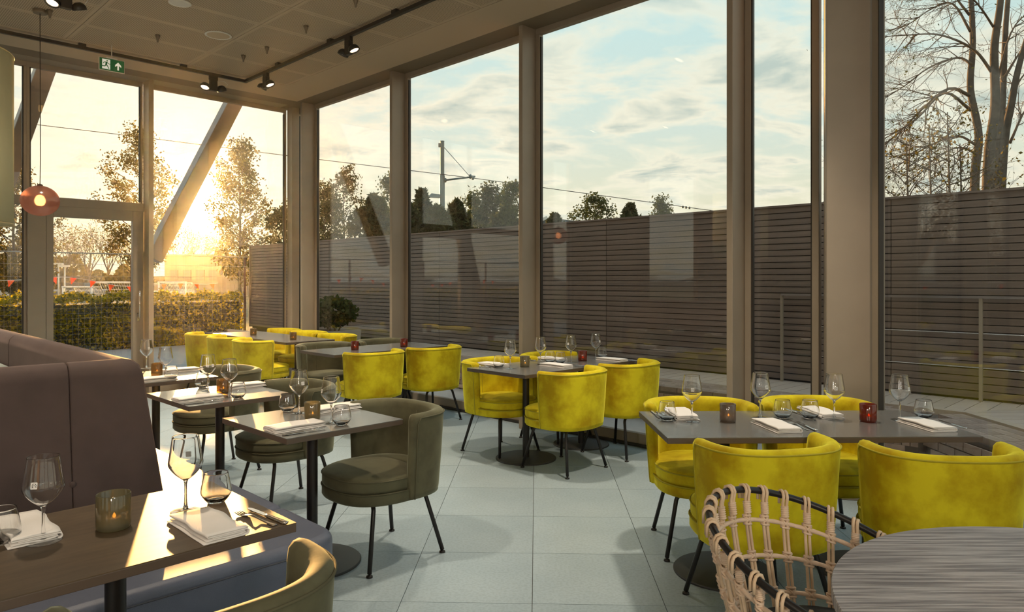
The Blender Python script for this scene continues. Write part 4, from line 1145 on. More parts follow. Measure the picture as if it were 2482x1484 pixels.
cutlery(1596, 1006, DEG(182), 'at the far left seat of the front table')
cutlery(1945, 1034, DEG(4), 'at the near middle seat of the front table', gap=.036)
cutlery(1936, 1001, DEG(190), 'at the far right seat of the front table')
cutlery(2297, 1030, DEG(4), 'at the near right seat of the front table', gap=.04)
# middle set table
put_wine(1237, 894, 'wine glass left of the olive candle on the middle set table', DEG(-40))
put_wine(1310, 884, 'wine glass right of the olive candle on the middle set table', DEG(40))
put_wine(1384, 879, 'wine glass left of the red candle on the middle set table', DEG(-35))
put_wine(1444, 871, 'wine glass at the far right of the middle set table', DEG(40))
put_tumbler(1209, 891, 'tumbler at the left end of the middle set table')
put_tumbler(1333, 879.5, 'left one of two tumblers at the joint of the middle set table')
put_tumbler(1358, 880.5, 'right one of two tumblers at the joint of the middle set table')
put_tumbler(1460, 867, 'tumbler at the far right of the middle set table')
put_candle('olive', 1272, 889.5, 'olive candle holder on the middle set table')
put_candle('red', 1412, 875, 'red candle holder on the middle set table')
put_napkin(1195, 886.5, SE_, 'folded napkin at the far left seat of the middle set table')
put_napkin(1347, 888.5, NW_, 'folded napkin at the near seat over the joint of the middle set table')
put_napkin(1338, 872.5, SE_, 'folded napkin behind the two tumblers of the middle set table')
put_napkin(1482, 874.5, NW_, 'folded napkin at the right end of the middle set table')
cutlery(1168, 889, SE_, 'at the left end of the middle set table')
cutlery(1391, 887, NW_, 'at the near seat of the middle set table')
cutlery(1300, 875, SE_, 'behind the near wine glasses of the middle set table')
cutlery(1518, 873.5, NW_, 'at the right end of the middle set table')
put_candle('red', 860, 848.5, 'left one of two red candle holders on the bare table')
put_candle('red', 979, 841, 'right one of two red candle holders on the bare table')
put_candle('amber', 614, 813, 'left one of two amber candle holders on the far corner table')
put_candle('amber', 710.5, 824, 'right one of two amber candle holders on the far corner table')
# ------------------------------------------------------------------ ceiling fittings
M_lens = emit('halogen_reflector', (1.0, 0.72, 0.45), 3.0)
M_fil = emit('halogen_filament', (1.0, 0.50, 0.18), 25.0)
TRK_A, TRK_B = 1.34, 1.17
tk = thing('lighting_track', 'black ceiling track turning the corner, carrying spotlights', 'track', R(TRK_A, TRK_B, ZC))
TB = R(TRK_A, TRK_B)
def rel(a, b, z): p = R(a, b, z-ZC)-TB; return p
m = MB(); m.span(rel(TRK_A-.018, TRK_B, ZC-.045), rel(8.6, TRK_B, ZC-.045), (0, 0, 1), .036, .034); m.build('track_rail', M_track, tk)
m = MB(); m.span(rel(TRK_A, TRK_B-.018, ZC-.045), rel(TRK_A, 9.5, ZC-.045), (0, 0, 1), .036, .034); m.build('track_rail', M_track, tk)
for k in range(7):
    MB().box(rel(TRK_A+.75+k*1.05, TRK_B, ZC-.014), (.07, .045, .03), ANG1).build('track_clip', M_track, tk)
for k in range(7):
    MB().box(rel(TRK_A, TRK_B+.85+k*1.15, ZC-.014), (.045, .07, .03), ANG1).build('track_clip', M_track, tk)
def spot_proto():
    t = thing('track_spotlight', 'x', 'spotlight', group='twin halogen track spotlights')
    MB().box((0, 0, -.03), (.034, .10, .05)).build('adapter', M_track, t)
    MB().box((0, 0, -.115), (.05, .085, .14)).build('gear_box', M_track, t, bevel=.004)
    for s in (-1, 1):
        rot = Matrix.Rotation(s*.35, 3, 'X')@Matrix.Rotation(s*.25, 3, 'Y')
        c = Vector((0, s*.10, -.155))
        hd = MB(); hd.lathe([(.022, .05), (.045, .035), (.057, .012), (.058, -.012), (.053, -.016), (.050, -.006), (.046, .002), (.046, .012), (.022, .04)], 28)
        hd.v = [tuple(c+rot@Vector(v)) for v in hd.v]; h = hd.build('lamp_head', M_track, t, smooth=True)
        rf = MB(); rf.lathe([(.0, .018), (.02, .016), (.036, .006), (.0455, -.004)], 24); rf.v = [tuple(c+rot@Vector(v)) for v in rf.v]; rf.build('reflector', M_lens, h, smooth=True)
        bl = MB(); bl.lathe([(0, -.004), (.009, -.002), (.010, .008), (0, .014)], 12); bl.v = [tuple(c+rot@Vector(v)) for v in bl.v]; bl.build('bulb', M_fil, h, smooth=True)
        ax = MB(); ax.tube([(0, s*.04, -.15), (0, s*.062, -.152)], .007, 8); ax.build('pivot', M_track, h, smooth=True)
    cb = MB(); cb.tube([(.02, .05, -.07), (.05, .11, -.06), (.06, .15, -.09), (.03, .13, -.125)], .003, 6); cb.build('cable', M_white_plastic, t, smooth=True)
    return t
SP0 = spot_proto()
spots = [(TRK_A, TRK_B+2.35, 'twin track spotlight in the middle of the track along the long glass wall', 1), (TRK_A, TRK_B+.55, 'twin track spotlight near the track corner', 1),
         (1.74, TRK_B, 'dark twin track spotlight seen against the header of the garden wall', 1)]
S1p = Q(160, -6, 6.1)
SPOT_W = 240.0
def spot_light(parent, aim, energy, size=math.radians(85), soft=.09):
    ld = bpy.data.lights.new('spot_beam', 'SPOT'); ld.energy = energy; ld.color = (1.0, .84, .64); ld.spot_size = size; ld.spot_blend = .9; ld.shadow_soft_size = soft
    lo = bpy.data.objects.new('spot_beam', ld); C.objects.link(lo); lo.parent = parent; lo.location = (0, 0, -.24)
    d = Vector(aim); lo.rotation_euler = d.to_track_quat('-Z', 'Y').to_euler()
    return lo
first = True
for a, b, lb, k in spots:
    p = R(a, b, ZC-.055)
    rz = ANG2 if a == TRK_A else ANG1
    if first: SP0.location = p; SP0.rotation_euler = (0, 0, rz-PI/2); SP0['label'] = lb; first = False; t = SP0
    else: t = dup(SP0, p, rz-PI/2, lb)
allsp = [o for o in C.objects if o.name.startswith('track_spotlight')]
t = dup(SP0, (S1p.x, S1p.y, ZC-.018), ANG1-PI/2, 'twin spotlight on the ceiling at the top left edge of the photo'); allsp.append(t)
extra = [(TRK_A, TRK_B+4.6), (TRK_A, TRK_B+6.6), (4.2, TRK_B+2.6), (4.4, TRK_B+5.2)]  # unseen spotlights, added to brighten the room
for i, (a, b) in enumerate(extra):
    p = R(a, b, ZC-.02 if a != TRK_A else ZC-.055); t = dup(SP0, p, ANG2, ['twin track spotlight just above the picture, along the window track', 'twin track spotlight above the round table', 'twin ceiling spotlight over the olive chairs, above the picture', 'twin ceiling spotlight over the brown booth table, above the picture', 'twin ceiling spotlight behind the camera on the left', 'twin ceiling spotlight behind the camera on the right'][i])
    allsp.append(t)
for t in allsp: spot_light(t, (random.uniform(-.15, .15), random.uniform(-.1, .1), -1), SPOT_W)

def disc(px, py, r, label, m_):
    p = P(px, py, ZC); t = thing('ceiling_disc', label, 'speaker', p)
    MB().lathe([(r, .0), (r, -.006), (r-.012, -.010), (r-.018, -.006), (0, -.006)][::-1], 40).build('ring', M_white_plastic, t, smooth=False)
    MB().lathe([(0, -.0065), (r-.02, -.0065), (r-.02, -.004), (0, -.004)], 40).build('grille', m_, t)
disc(436, 7, .098, 'white round ceiling speaker at the top edge', M_white_plastic)
disc(529, 85, .13, 'flush round ceiling speaker with a thin rim', M_ceil_plain)
def sprinkler(px, py, label):
    p = P(px, py-5, ZC); t = thing('sprinkler', label, 'sprinkler', p, group='sprinkler heads')
    MB().lathe([(0, -.075), (.008, -.074), (.011, -.05), (.022, -.018), (.024, 0), (0, 0)], 14).build('head', M_soffit, t, smooth=True)
    MB().lathe([(.026, 0), (.026, -.004), (0, -.004)][::-1], 16).build('rosette', M_soffit, t)
for px, py, lb in ((382, 90, 'sprinkler head between the round speaker and the exit sign'), (742, 68, 'sprinkler head nearest the window track'), (590, 139, 'sprinkler head low by the garden wall'),
                   (647, 119, 'sprinkler head above the track corner'), (862, 3, 'sprinkler head cut by the top edge'), (121, 30, 'sprinkler head beside the pendant canopy')): sprinkler(px, py, lb)

# exit sign
M_sign = mat('exit_green', (0.02, 0.27, 0.10), .5); M_signw = emit('exit_white', (.80, .80, .66), .45)
ep = Q(271.5, 158, 7.65)
ex = thing('exit_sign', 'green emergency exit sign with running figure and upward arrow', 'exit sign', ep, ANG1)
W_, H_ = .24, .125
MB().box((0, .010, 0), (W_+.012, .014, H_+.012)).build('housing', M_white_plastic, ex, bevel=.003)
MB().box((0, .002, 0), (W_, .004, H_)).build('panel', M_sign, ex)
MB().box((0, .012, H_/2+.011), (.11, .03, .012)).build('mount', M_white_plastic, ex, bevel=.004)
MB().tube([(0, .012, H_/2+.017), (0, .012, ZC-ep.z)], .005, 8).build('rod', M_white_plastic, ex, smooth=True)
def flat(polys, y, name, m_, parent=ex):
    b = MB()
    for poly in polys:
        n_ = len(poly); b.add([(x, y, z) for x, z in poly]+[(x, y+.0012, z) for x, z in poly], [tuple(range(n_)), tuple(range(2*n_-1, n_-1, -1))]+[(i, n_+i, n_+(i+1) % n_, (i+1) % n_) for i in range(n_)])
    return b.build(name, m_, parent)
k = .001
flat([[(-95*k, -52*k), (-18*k, -52*k), (-18*k, 52*k), (-95*k, 52*k)]], -.0012, 'doorway', M_signw)
flat([[(60*k-8*k, -45*k), (60*k+8*k, -45*k), (60*k+8*k, 5*k), (60*k+30*k, -12*k), (60*k+30*k, 8*k), (60*k, 40*k), (60*k-30*k, 8*k), (60*k-30*k, -12*k), (60*k-8*k, 5*k)]], -.0012, 'arrow', M_signw)
def limb(p, q, w): 
    d = Vector((q[0]-p[0], q[1]-p[1])); n_ = Vector((-d.y, d.x)).normalized()*w/2; return [((p[0]-n_.x)*k, (p[1]-n_.y)*k), ((q[0]-n_.x)*k, (q[1]-n_.y)*k), ((q[0]+n_.x)*k, (q[1]+n_.y)*k), ((p[0]+n_.x)*k, (p[1]+n_.y)*k)]
head = [((-47+8*math.cos(a))*k, (36+8*math.sin(a))*k) for a in np.linspace(0, 2*PI, 13)[:-1]]
flat([head, limb((-52, 24), (-58, -6), 17), limb((-50, 22), (-32, 6), 7), limb((-32, 6), (-14, 6), 6), limb((-55, 22), (-78, 18), 7), limb((-78, 18), (-86, 4), 6),
      limb((-58, -4), (-42, -22), 10), limb((-42, -22), (-30, -46), 8), limb((-58, -4), (-70, -24), 9), limb((-70, -24), (-98, -24), 8)], -.0026, 'running_figure', M_sign)

# pendant globe
def blurred_glass(name, tint, body, mixb):
    m = bpy.data.materials.new(name); m.use_nodes = True; N = m.node_tree.nodes; L = m.node_tree.links; N.clear()
    o = N.new('ShaderNodeOutputMaterial'); rf = N.new('ShaderNodeBsdfRefraction'); rf.inputs['IOR'].default_value = 1.04; rf.inputs['Roughness'].default_value = .75; rf.inputs['Color'].default_value = (*tint, 1)
    df = N.new('ShaderNodeBsdfDiffuse'); df.inputs[0].default_value = (*body, 1); tl = N.new('ShaderNodeBsdfTranslucent'); tl.inputs[0].default_value = (*body, 1)
    a = N.new('ShaderNodeMixShader'); a.inputs[0].default_value = .5; L.new(df.outputs[0], a.inputs[1]); L.new(tl.outputs[0], a.inputs[2])
    b = N.new('ShaderNodeMixShader'); b.inputs[0].default_value = mixb; L.new(rf.outputs[0], b.inputs[1]); L.new(a.outputs[0], b.inputs[2])
    gl = N.new('ShaderNodeBsdfGlossy'); gl.inputs['Roughness'].default_value = .15; c = N.new('ShaderNodeMixShader'); c.inputs[0].default_value = .06
    L.new(b.outputs[0], c.inputs[1]); L.new(gl.outputs[0], c.inputs[2]); L.new(c.outputs[0], o.inputs[0]); return m
M_globe = blurred_glass('rose_ribbed_glass', (.74, .48, .43), (.33, .19, .165), .42)
M_bulb = emit('warm_bulb', (1.0, .48, .16), 9.0)
M_cord = mat('pendant_cord', (.05, .035, .025), .7)
def globe_proto():
    t = thing('pendant_globe', 'x', 'lamp')
    pr = [(.016, .139)]+[(.158*math.cos(a)*(1+(.006 if i % 2 else 0)), .142*math.sin(a)) for i, a in enumerate(np.linspace(PI/2-.09, -PI/2+.16, 44))]
    g_ = MB().lathe(pr[::-1], 48).build('globe', M_globe, t, smooth=True)
    MB().lathe(chaikin([(.0, .0), (.03, .004), (.046, .045), (.03, .086), (.014, .096), (0, .098)]), 24, c=(.0, 0, -.045)).build('bulb', M_bulb, t, smooth=True)
    MB().lathe([(.018, .062), (.018, .13), (.024, .136), (.024, .15), (.006, .16), (0, .16)], 16).build('lamp_cap', M_cord, t, smooth=True)
    return t
GL = globe_proto()
def globe(px, py, Y, label, loc=None, energy=0):
    global GL
    p = Vector(loc) if loc else Q(px, py, Y)
    if 'label' in GL and GL['label'] == 'x': t = GL; t.location = p; t['label'] = label
    else: t = dup(GL, p, 0, label)
    cd = MB(); dz = ZC-p.z
    cd.tube([(0, 0, .155), (.004, 0, .4), (0, 0, dz)], .0035, 6); cd.build('cord', M_cord, t, smooth=True)
    MB().lathe([(0, dz-.03), (.055, dz-.03), (.06, dz-.022), (.06, dz), (0, dz)], 28).build('canopy', M_soffit, t)
    if energy:
        ld = bpy.data.lights.new('globe_light', 'POINT'); ld.energy = energy; ld.color = (1, .88, .72); ld.shadow_soft_size = .17
        lo = bpy.data.objects.new('globe_light', ld); C.objects.link(lo); lo.parent = t; lo.location = (0, 0, -.19)
    return t
g1 = globe(97, 487, 6.67, 'rose ribbed glass pendant globe hanging at the left before the garden windows')
GLOBE_W = 110.0
for i, lc in enumerate(((1.2, -1.2, 2.45), (.2, -3.0, 2.5), (-2.0, -1.6, 2.4))):
    globe(0, 0, 0, 'pendant globe behind the camera, '+['rightmost of the three', 'middle one of the three', 'leftmost of the three'][i], loc=lc, energy=GLOBE_W)

# drum lamp
M_shade = leaf_mat('cream_shade', (.80, .73, .47), (.80, .73, .47), .25)
M_shade_in = mat('copper_lining', (.62, .22, .06), .45, .4)
dl = thing('drum_lamp', 'large cream drum pendant lamp at the left edge', 'lamp', (-3.285, 4.0, 1.80))
MB().lathe([(.40, 0), (.40, .985)], 64).build('shade', M_shade, dl, smooth=True).modifiers.new('solid', 'SOLIDIFY').thickness = .003
MB().lathe([(.395, .002), (.395, .983)], 64).build('shade_lining', M_shade_in, dl, smooth=True)
M_brass = mat('brass_wire', (.70, .52, .25), .35, .8)
for z in (.985, .0): MB().tube([(.40*math.cos(a), .40*math.sin(a), z) for a in np.linspace(0, 2*PI, 49)[:-1]], .004, 6, closed=True).build('shade_ring', M_brass, dl, smooth=True)
for a in (0, 2.09, 4.19): MB().tube([(.40*math.cos(a+.15), .40*math.sin(a+.15), .98), (.33*math.cos(a), .33*math.sin(a), 1.03), (.1*math.cos(a), .1*math.sin(a), 1.01), (0, 0, 1.0)], .004, 6).build('spider_arm', M_brass, dl, smooth=True)
MB().tube([(0, 0, .9), (0, 0, ZC-1.80)], .005, 8).build('cord', M_cord, dl, smooth=True)
MB().lathe([(.0, .60), (.03, .62), (.045, .66), (.03, .70), (.015, .73), (.015, .9), (0, .9)], 16).build('bulb', M_white_plastic, dl, smooth=True)
ll = bpy.data.lights.new('drum_light', 'POINT'); ll.energy = 34; ll.color = (1, .70, .40); ll.shadow_soft_size = .08
lo = bpy.data.objects.new('drum_light', ll); C.objects.link(lo); lo.parent = dl; lo.location = (.12, -.05, .5)
MB().lathe([(0, ZC-1.83), (.06, ZC-1.83), (.06, ZC-1.80), (0, ZC-1.80)], 24).build('canopy', M_soffit, dl)

# ------------------------------------------------------------------ planting and the view outside
def leaf_cloud(name, centers, size, m_, parent, aspect=1.6, seed=0, up=None, droop=0.0):
    rng = np.random.default_rng(seed); c = np.asarray(centers, float); n = len(c)
    d = rng.normal(size=(n, 3)); d[:, 2] -= droop
    if up is not None: d[:, 2] += up
    d /= np.linalg.norm(d, axis=1)[:, None]
    e = rng.normal(size=(n, 3)); e -= d*np.sum(d*e, axis=1)[:, None]; e /= np.linalg.norm(e, axis=1)[:, None]
    s = size*rng.uniform(.65, 1.3, n)
    a = d*(s*aspect/2)[:, None]; b = e*(s/2)[:, None]
    v = np.stack([c-a, c+b*.9, c+a, c-b*.9], 1).reshape(-1, 3)
    me = bpy.data.meshes.new(name); me.vertices.add(4*n); me.vertices.foreach_set('co', v.ravel())
    me.loops.add(4*n); me.loops.foreach_set('vertex_index', np.arange(4*n)); me.polygons.add(n); me.polygons.foreach_set('loop_start', np.arange(0, 4*n, 4)); me.polygons.foreach_set('loop_total', np.full(n, 4))
    me.materials.append(m_); me.update(calc_edges=True); me.validate()
    o = bpy.data.objects.new(name, me); C.objects.link(o); o.parent = parent; tag(o, kind='stuff'); return o
GZ = -.22
def leafy_tree(name, label, cat, px, ytop, Y, wpx, y0, n=5200, size=.085, m_=M_leafA, seed=0, shape=1.0, group=None, clusters=150, trunk_r=.075, spread=.20, bark=M_bark):
    """ytop / y0: where the crown ends above and below in the photograph"""
    p = Q(px, 700, Y); top = Q(px, ytop, Y).z; bot = Q(px, y0, Y).z; rw = wpx/F*Y/2
    t = thing(name, label, cat, (p.x, p.y, GZ), 0, group); rng = np.random.default_rng(seed)
    hh = top-GZ
    tr_ = MB(); wob = [(rng.normal()*.03*i/6, rng.normal()*.03*i/6, hh*.97*i/8) for i in range(9)]
    tr_.tube(wob, [trunk_r*(1-.93*(i/8)) for i in range(9)], 7); tr_.build('trunk', bark, t, smooth=True)
    br = MB(); cl = []
    zb, zt = bot-GZ, hh
    nb = clusters//4
    for i in range(nb):
        f = (i+.5)/nb; z = zb+(zt-zb)*f; prof = (math.sin(PI*min(1, (f*.92+.10)))**.75)*shape if f < .93 else .25
        r = rw*max(.08, prof)*rng.uniform(.72, 1.05); a = i*2.4+rng.normal()*.3
        st_z = max(.25*hh, z-r*.75); x, y = r*math.cos(a), r*math.sin(a)
        br.tube([(0, 0, st_z), (x*.5, y*.5, st_z+(z-st_z)*.55), (x, y, z)], [.022*(1-f*.6), .014, .004], 4)
        for q in range(4):
            u = rng.uniform(.45, 1.0); cl.append((x*u+rng.normal()*spread*.6, y*u+rng.normal()*spread*.6, st_z+(z-st_z)*u+rng.normal()*spread*.6+.05))
    br.build('branches', bark, t, smooth=True)
    cl = np.array(cl); pick = rng.integers(0, len(cl), n)
    leaf_cloud('foliage', cl[pick]+rng.normal(size=(n, 3))*spread*np.array([.62, .62, .5]), size, m_, t, 1.5, seed)
    return t
leafy_tree('leafy_tree', 'tall narrow spring tree just right of the sun', 'tree', 582, 350, 24, 150, 668, 9500, .062, seed=3, clusters=220)
leafy_tree('leafy_tree', 'loose spring tree behind the mullion left of the sun', 'tree', 338, 322, 24, 205, 640, 8000, .062, seed=5, clusters=180, spread=.20)
leafy_tree('leafy_tree', 'spring tree at the left edge behind the drum lamp', 'tree', 30, 395, 19, 200, 700, 8000, .06, seed=8, clusters=180, spread=.20)
leafy_tree('leafy_tree', 'small dark tree rising above the fence at its left end', 'tree', 690, 500, 22, 110, 650, 3800, .065, m_=M_leafC, seed=9, clusters=70)
# hedge and mesh fence
HB0, HB1 = -7.05, -7.75
hg = thing('hedge', 'clipped hedge glowing yellow green behind the wire mesh fence', 'hedge', R(3.2, -7.4, GZ))
hb = R(3.2, -7.4, 0)
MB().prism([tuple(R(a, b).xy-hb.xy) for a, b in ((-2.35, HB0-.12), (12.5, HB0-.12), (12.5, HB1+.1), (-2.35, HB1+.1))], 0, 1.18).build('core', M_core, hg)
rng = np.random.default_rng(4); n = 27000
aa = rng.uniform(-2.4, 12.6, n); face_ = rng.random(n)
bb = np.where(face_ < .62, HB0-.02+rng.normal(size=n)*.06, rng.uniform(HB1, HB0, n)); zz = np.where(face_ < .62, rng.uniform(.02, 1.33, n), 1.31+rng.normal(size=n)*.05+.05*np.sin(aa*7))
pts = np.stack([K.x-E1.x*aa-E2.x*bb-hb.x, K.y-E1.y*aa-E2.y*bb-hb.y, zz], 1)
leaf_cloud('leaves', pts, .055, M_leafH, hg, 1.35, 2)
wf = thing('mesh_fence', 'tall galvanised wire mesh fence in front of the hedge', 'fence', R(3.0, -6.75, -.012)); wb = R(3.0, -6.75, -.012)
wm = MB()
for i in range(136):
    a = -2.35+i*.105; wm.tube([R(a, -6.75, .05)-wb, R(a, -6.75, 2.02)-wb], .0018, 3, caps=False)
for z in np.arange(.06, 1.30, .105): wm.tube([R(-2.35, -6.75, z)-wb, R(12, -6.75, z)-wb], .0018, 3, caps=False)
for z in (1.55, 1.8): wm.tube([R(-2.35, -6.75, z)-wb, R(12, -6.75, z)-wb], .0035, 3, caps=False)
tag(wm.build('wire_mesh', M_wire, wf), kind='stuff')
wt = MB(); wt.tube([R(-2.35, -6.75, 2.03)-wb, R(12, -6.75, 2.03)-wb], .013, 6); wt.build('top_rail', M_wire, wf, smooth=True)
for i in range(6):
    q = R(-2.3+i*2.5, -6.8, 0)-wb; MB().tube([(q.x, q.y, 0), (q.x, q.y, 2.05)], .03, 8).build('post', mat('rusty_post', (.16, .07, .04), .8) if i == 0 else MATS['rusty_post'], wf, smooth=True)
# bunting behind the hedge
bt = thing('bunting', 'string of orange triangular pennants sagging behind the hedge', 'bunting', R(3.2, -10.0, 0)); b0_ = R(3.2, -10.0, 0)
def bpt(a): return R(a, -10.0, 1.43+.10*math.sin(a*1.1)+.05*math.sin(a*2.7))-b0_
MB().tube([bpt(a) for a in np.linspace(-3.0, 14, 60)], .006, 4).build('string', M_white, bt)
for i in range(40):
    a = -2.9+i*.42; p = bpt(a); q = bpt(a+.14); tilt = random.uniform(-.05, .05)
    fl_ = MB().add([p, q, (p+q)/2+Vector((tilt, tilt, -.16)), p+Vector((.004, -.004, 0)), q+Vector((.004, -.004, 0)), (p+q)/2+Vector((tilt+.004, tilt-.004, -.16))], [(0, 1, 2), (5, 4, 3), (0, 3, 4, 1), (1, 4, 5, 2), (2, 5, 3, 0)])
    fl_.build('pennant', M_orange, bt)
# planter with shrub
pl = thing('planter', 'grey square planter with a dark bushy shrub outside the narrow pane', 'planter', (-2.84, 11.35, -.014), ANG2)
M_plant = mat('grey_planter', (.40, .36, .34), .6)
pb = MB(); h_ = .70
for z0, z1, w0, w1 in ((0, h_, .27, .31),): pb.add([(-w0, -w0, z0), (w0, -w0, z0), (w0, w0, z0), (-w0, w0, z0), (-w1, -w1, z1), (w1, -w1, z1), (w1, w1, z1), (-w1, w1, z1), (-w1+.03, -w1+.03, z1), (w1-.03, -w1+.03, z1), (w1-.03, w1-.03, z1), (-w1+.03, w1-.03, z1), (-w1+.04, -w1+.04, z1-.06), (w1-.04, -w1+.04, z1-.06), (w1-.04, w1-.04, z1-.06), (-w1+.04, w1-.04, z1-.06)],
       [(3, 2, 1, 0), (0, 1, 5, 4), (1, 2, 6, 5), (2, 3, 7, 6), (3, 0, 4, 7), (4, 5, 9, 8), (5, 6, 10, 9), (6, 7, 11, 10), (7, 4, 8, 11), (8, 9, 13, 12), (9, 10, 14, 13), (10, 11, 15, 14), (11, 8, 12, 15), (12, 13, 14, 15)])
pb.build('pot', M_plant, pl)
n = 1500; rng = np.random.default_rng(11); d = rng.normal(size=(n, 3)); d /= np.linalg.norm(d, axis=1)[:, None]; rr = rng.uniform(.55, 1.05, n)[:, None]
leaf_cloud('shrub', d*rr*np.array([.36, .36, .24])+np.array([0, 0, .98]), .06, M_leafG, pl, 1.5, 5)
sb = MB()
for i in range(7): a = i*.9; sb.tube([(.05*math.cos(a), .05*math.sin(a), .62), (.22*math.cos(a), .22*math.sin(a), .95)], .008, 5)
sb.build('stems', M_bark, pl)
# evergreens behind the board fence
def evergreen(label, px, ytop, Y, wpx, conifer=True, n=2200, seed=0, m_=M_leafC, ybot=640):
    p = Q(px, 700, Y); top = Q(px, ytop, Y).z; rw = wpx/F*Y/2; t = thing('evergreen_tree' if conifer else 'leafy_tree', label, 'tree', (p.x, p.y, GZ), 0, 'trees behind the board fence'); hh = top-GZ; zb = Q(px, ybot, Y).z-GZ
    rng = np.random.default_rng(seed)
    MB().tube([(0, 0, 0), (.02, 0, hh*.5), (0, .02, hh*.97)], [.08, .05, .008], 6).build('trunk', M_bark, t, smooth=True)
    nb = 70 if conifer else 60; lim = rng.integers(0, nb, n); zl = (np.arange(nb)+.5)/nb; la = np.arange(nb)*2.399+rng.normal(size=nb)*.25
    prof = ((1-zl)**.8+.05) if conifer else np.sqrt(np.clip(1-((zl-.42)/.62)**2, 0.04, 1))
    ll_ = rw*prof*rng.uniform(.45, 1.35, nb); u = rng.random(n)**.55; jit = .035 if conifer else .075
    r = ll_[lim]*u; ang = la[lim]; slope = (rng.uniform(.25, .75, nb) if conifer else rng.uniform(.1, .6, nb))[lim]
    z = zb+(hh-zb)*zl[lim]*.93+r*slope+rng.normal(size=n)*jit
    jx, jy = rng.normal(size=(2, n))*jit*(1.6-u)
    leaf_cloud('foliage', np.stack([r*np.cos(ang)+jx, r*np.sin(ang)+jy, z], 1), (.10 if conifer else .10), m_, t, 2.6 if conifer else 1.4, seed, up=.5 if conifer else None)
ev = [(835, 412, 26, 135, False, 'bushy tree above the fence behind the narrow left pane'), (790, 455, 24, 80, False, 'dark tree above the fence left of the bushy one'), (905, 470, 21, 105, True, 'feathery evergreen in front of the bushy tree'),
      (948, 425, 25, 75, False, 'thin tree behind the second fin column'), (1022, 455, 21, 70, True, 'evergreen left of the lamp pole'), (985, 490, 20, 80, True, 'evergreen beside the second fin column'),
      (1060, 500, 20, 80, True, 'low evergreen at the foot of the lamp pole'), (1108, 482, 21, 70, True, 'pointed evergreen right of the lamp pole'), (1150, 475, 23, 85, False, 'rounded shrub tree right of the pointed evergreen'),
      (1188, 462, 22, 66, False, 'dark upright tree beside the small floodlights'), (1236, 447, 24, 72, False, 'pale leaved tree with a bird on top'), (1225, 500, 20, 80, True, 'low evergreen beside the third fin column'),
      (1440, 480, 27, 125, False, 'spread treetop over the fence in the wide bay'), (1528, 492, 26, 52, True, 'small feathery treetop in the wide bay'), (1604, 490, 28, 44, False, 'smallest lone treetop in the wide bay'), (1345, 520, 26, 40, True, 'tiny evergreen tip beside the third fin column')]
for i, (px, yt, Y, w, cf, lb) in enumerate(ev):
    if cf: evergreen(lb, px, yt, Y, w*1.15, True, 3200, 20+i, M_leafC, ybot=600 if px < 1300 else 570)
    else: leafy_tree('leafy_tree', lb, 'tree', px, yt, Y, w, 640 if px < 1300 else 600, 4600, .065, M_leafC if i in (0, 1, 9) else M_leafG, 20+i, 1.0, 'trees behind the board fence', 120, .06, .17)
# bird on the tree top
p = Q(1250, 447, 24); bd = thing('bird', 'small dark bird perched on the pale leaved tree', 'bird', (p.x, p.y, p.z-.05))
MB().lathe([(0, 0), (.04, .02), (.06, .07), (.05, .13), (.035, .165), (.04, .19), (.03, .22), (0, .235)], 12).build('body', M_core, bd, smooth=True)
MB().add([(-.02, .03, .05), (.02, .03, .05), (.012, .16, -.06), (-.012, .16, -.06), (0, .05, .03)], [(0, 1, 2, 3), (0, 3, 4), (3, 2, 4), (2, 1, 4), (1, 0, 4)]).build('tail', M_core, bd)
MB().tube([(0, -.035, .20), (0, -.075, .195)], [.012, .001], 6).build('beak', M_core, bd)
# bare trees: recursive branching
def grow(mb, p, d, ln, r, depth, rng, tips, bend=.25, up=.12, kids=(2, 4), side=None):
    pts = [p.copy()]; n_ = 5; dd = d.copy()
    for i in range(n_):
        dd = (dd+Vector(rng.normal(size=3))*bend*.35+Vector((0, 0, up*.3))).normalized(); pts.append(pts[-1]+dd*ln/n_)
    mb.tube(pts, [r*(1-.6*i/n_) for i in range(n_+1)], 6 if depth > 2 else (4 if depth > 1 else 3), caps=False)
    if depth <= 0: tips.append(pts[-1]); tips.append(pts[3]); return
    for k_ in range(int(rng.integers(kids[0], kids[1]+1))):
        u = rng.uniform(.35, 1.0); i = min(n_-1, int(u*n_)); q = pts[i]+(pts[i+1]-pts[i])*(u*n_-i)
        ax = Vector(rng.normal(size=3)); ax = (ax-dd*ax.dot(dd)).normalized()
        nd = (dd*.72+ax*.75+Vector((0, 0, up))).normalized()
        grow(mb, q, nd, ln*rng.uniform(.5, .75), r*.5, depth-1, rng, tips, bend, up, kids)
BT_Y = 12.5
bt_ = thing('bare_tree', 'large leafless multi stemmed tree with budding twigs at the right', 'tree', (*Q(2400, 700, BT_Y).xy, GZ)); bo = Vector((*Q(2400, 700, BT_Y).xy, GZ))
rng = np.random.default_rng(14)
stems = [[(2368, 760, .0), (2362, 470, .0), (2372, 330, .1), (2352, 215, .2), (2358, 100, .2), (2350, -60, .3), (2340, -160, .3)], [(2385, 760, .2), (2395, 420, .2), (2412, 260, .1), (2410, 120, .0), (2425, 0, -.1), (2430, -150, -.1)],
         [(2400, 760, .5), (2412, 420, .5), (2428, 280, .5), (2438, 60, .5), (2455, -120, .6)], [(2410, 760, .1), (2430, 400, .0), (2452, 250, -.2), (2475, 140, -.3), (2530, -40, -.4)]]
stem_pts = []
for st__, r in zip(stems, (.085, .105, .085, .085)):
    pts = [Q(px, py, BT_Y+dy)-bo for px, py, dy in st__]; pts[0].z = 0; stem_pts.append(pts)
    pts = spline(pts); MB().tube(pts, [r*(1-.62*i/(len(pts)-1)) for i in range(len(pts))], 10).build('trunk', M_bark_pale, bt_, smooth=True)
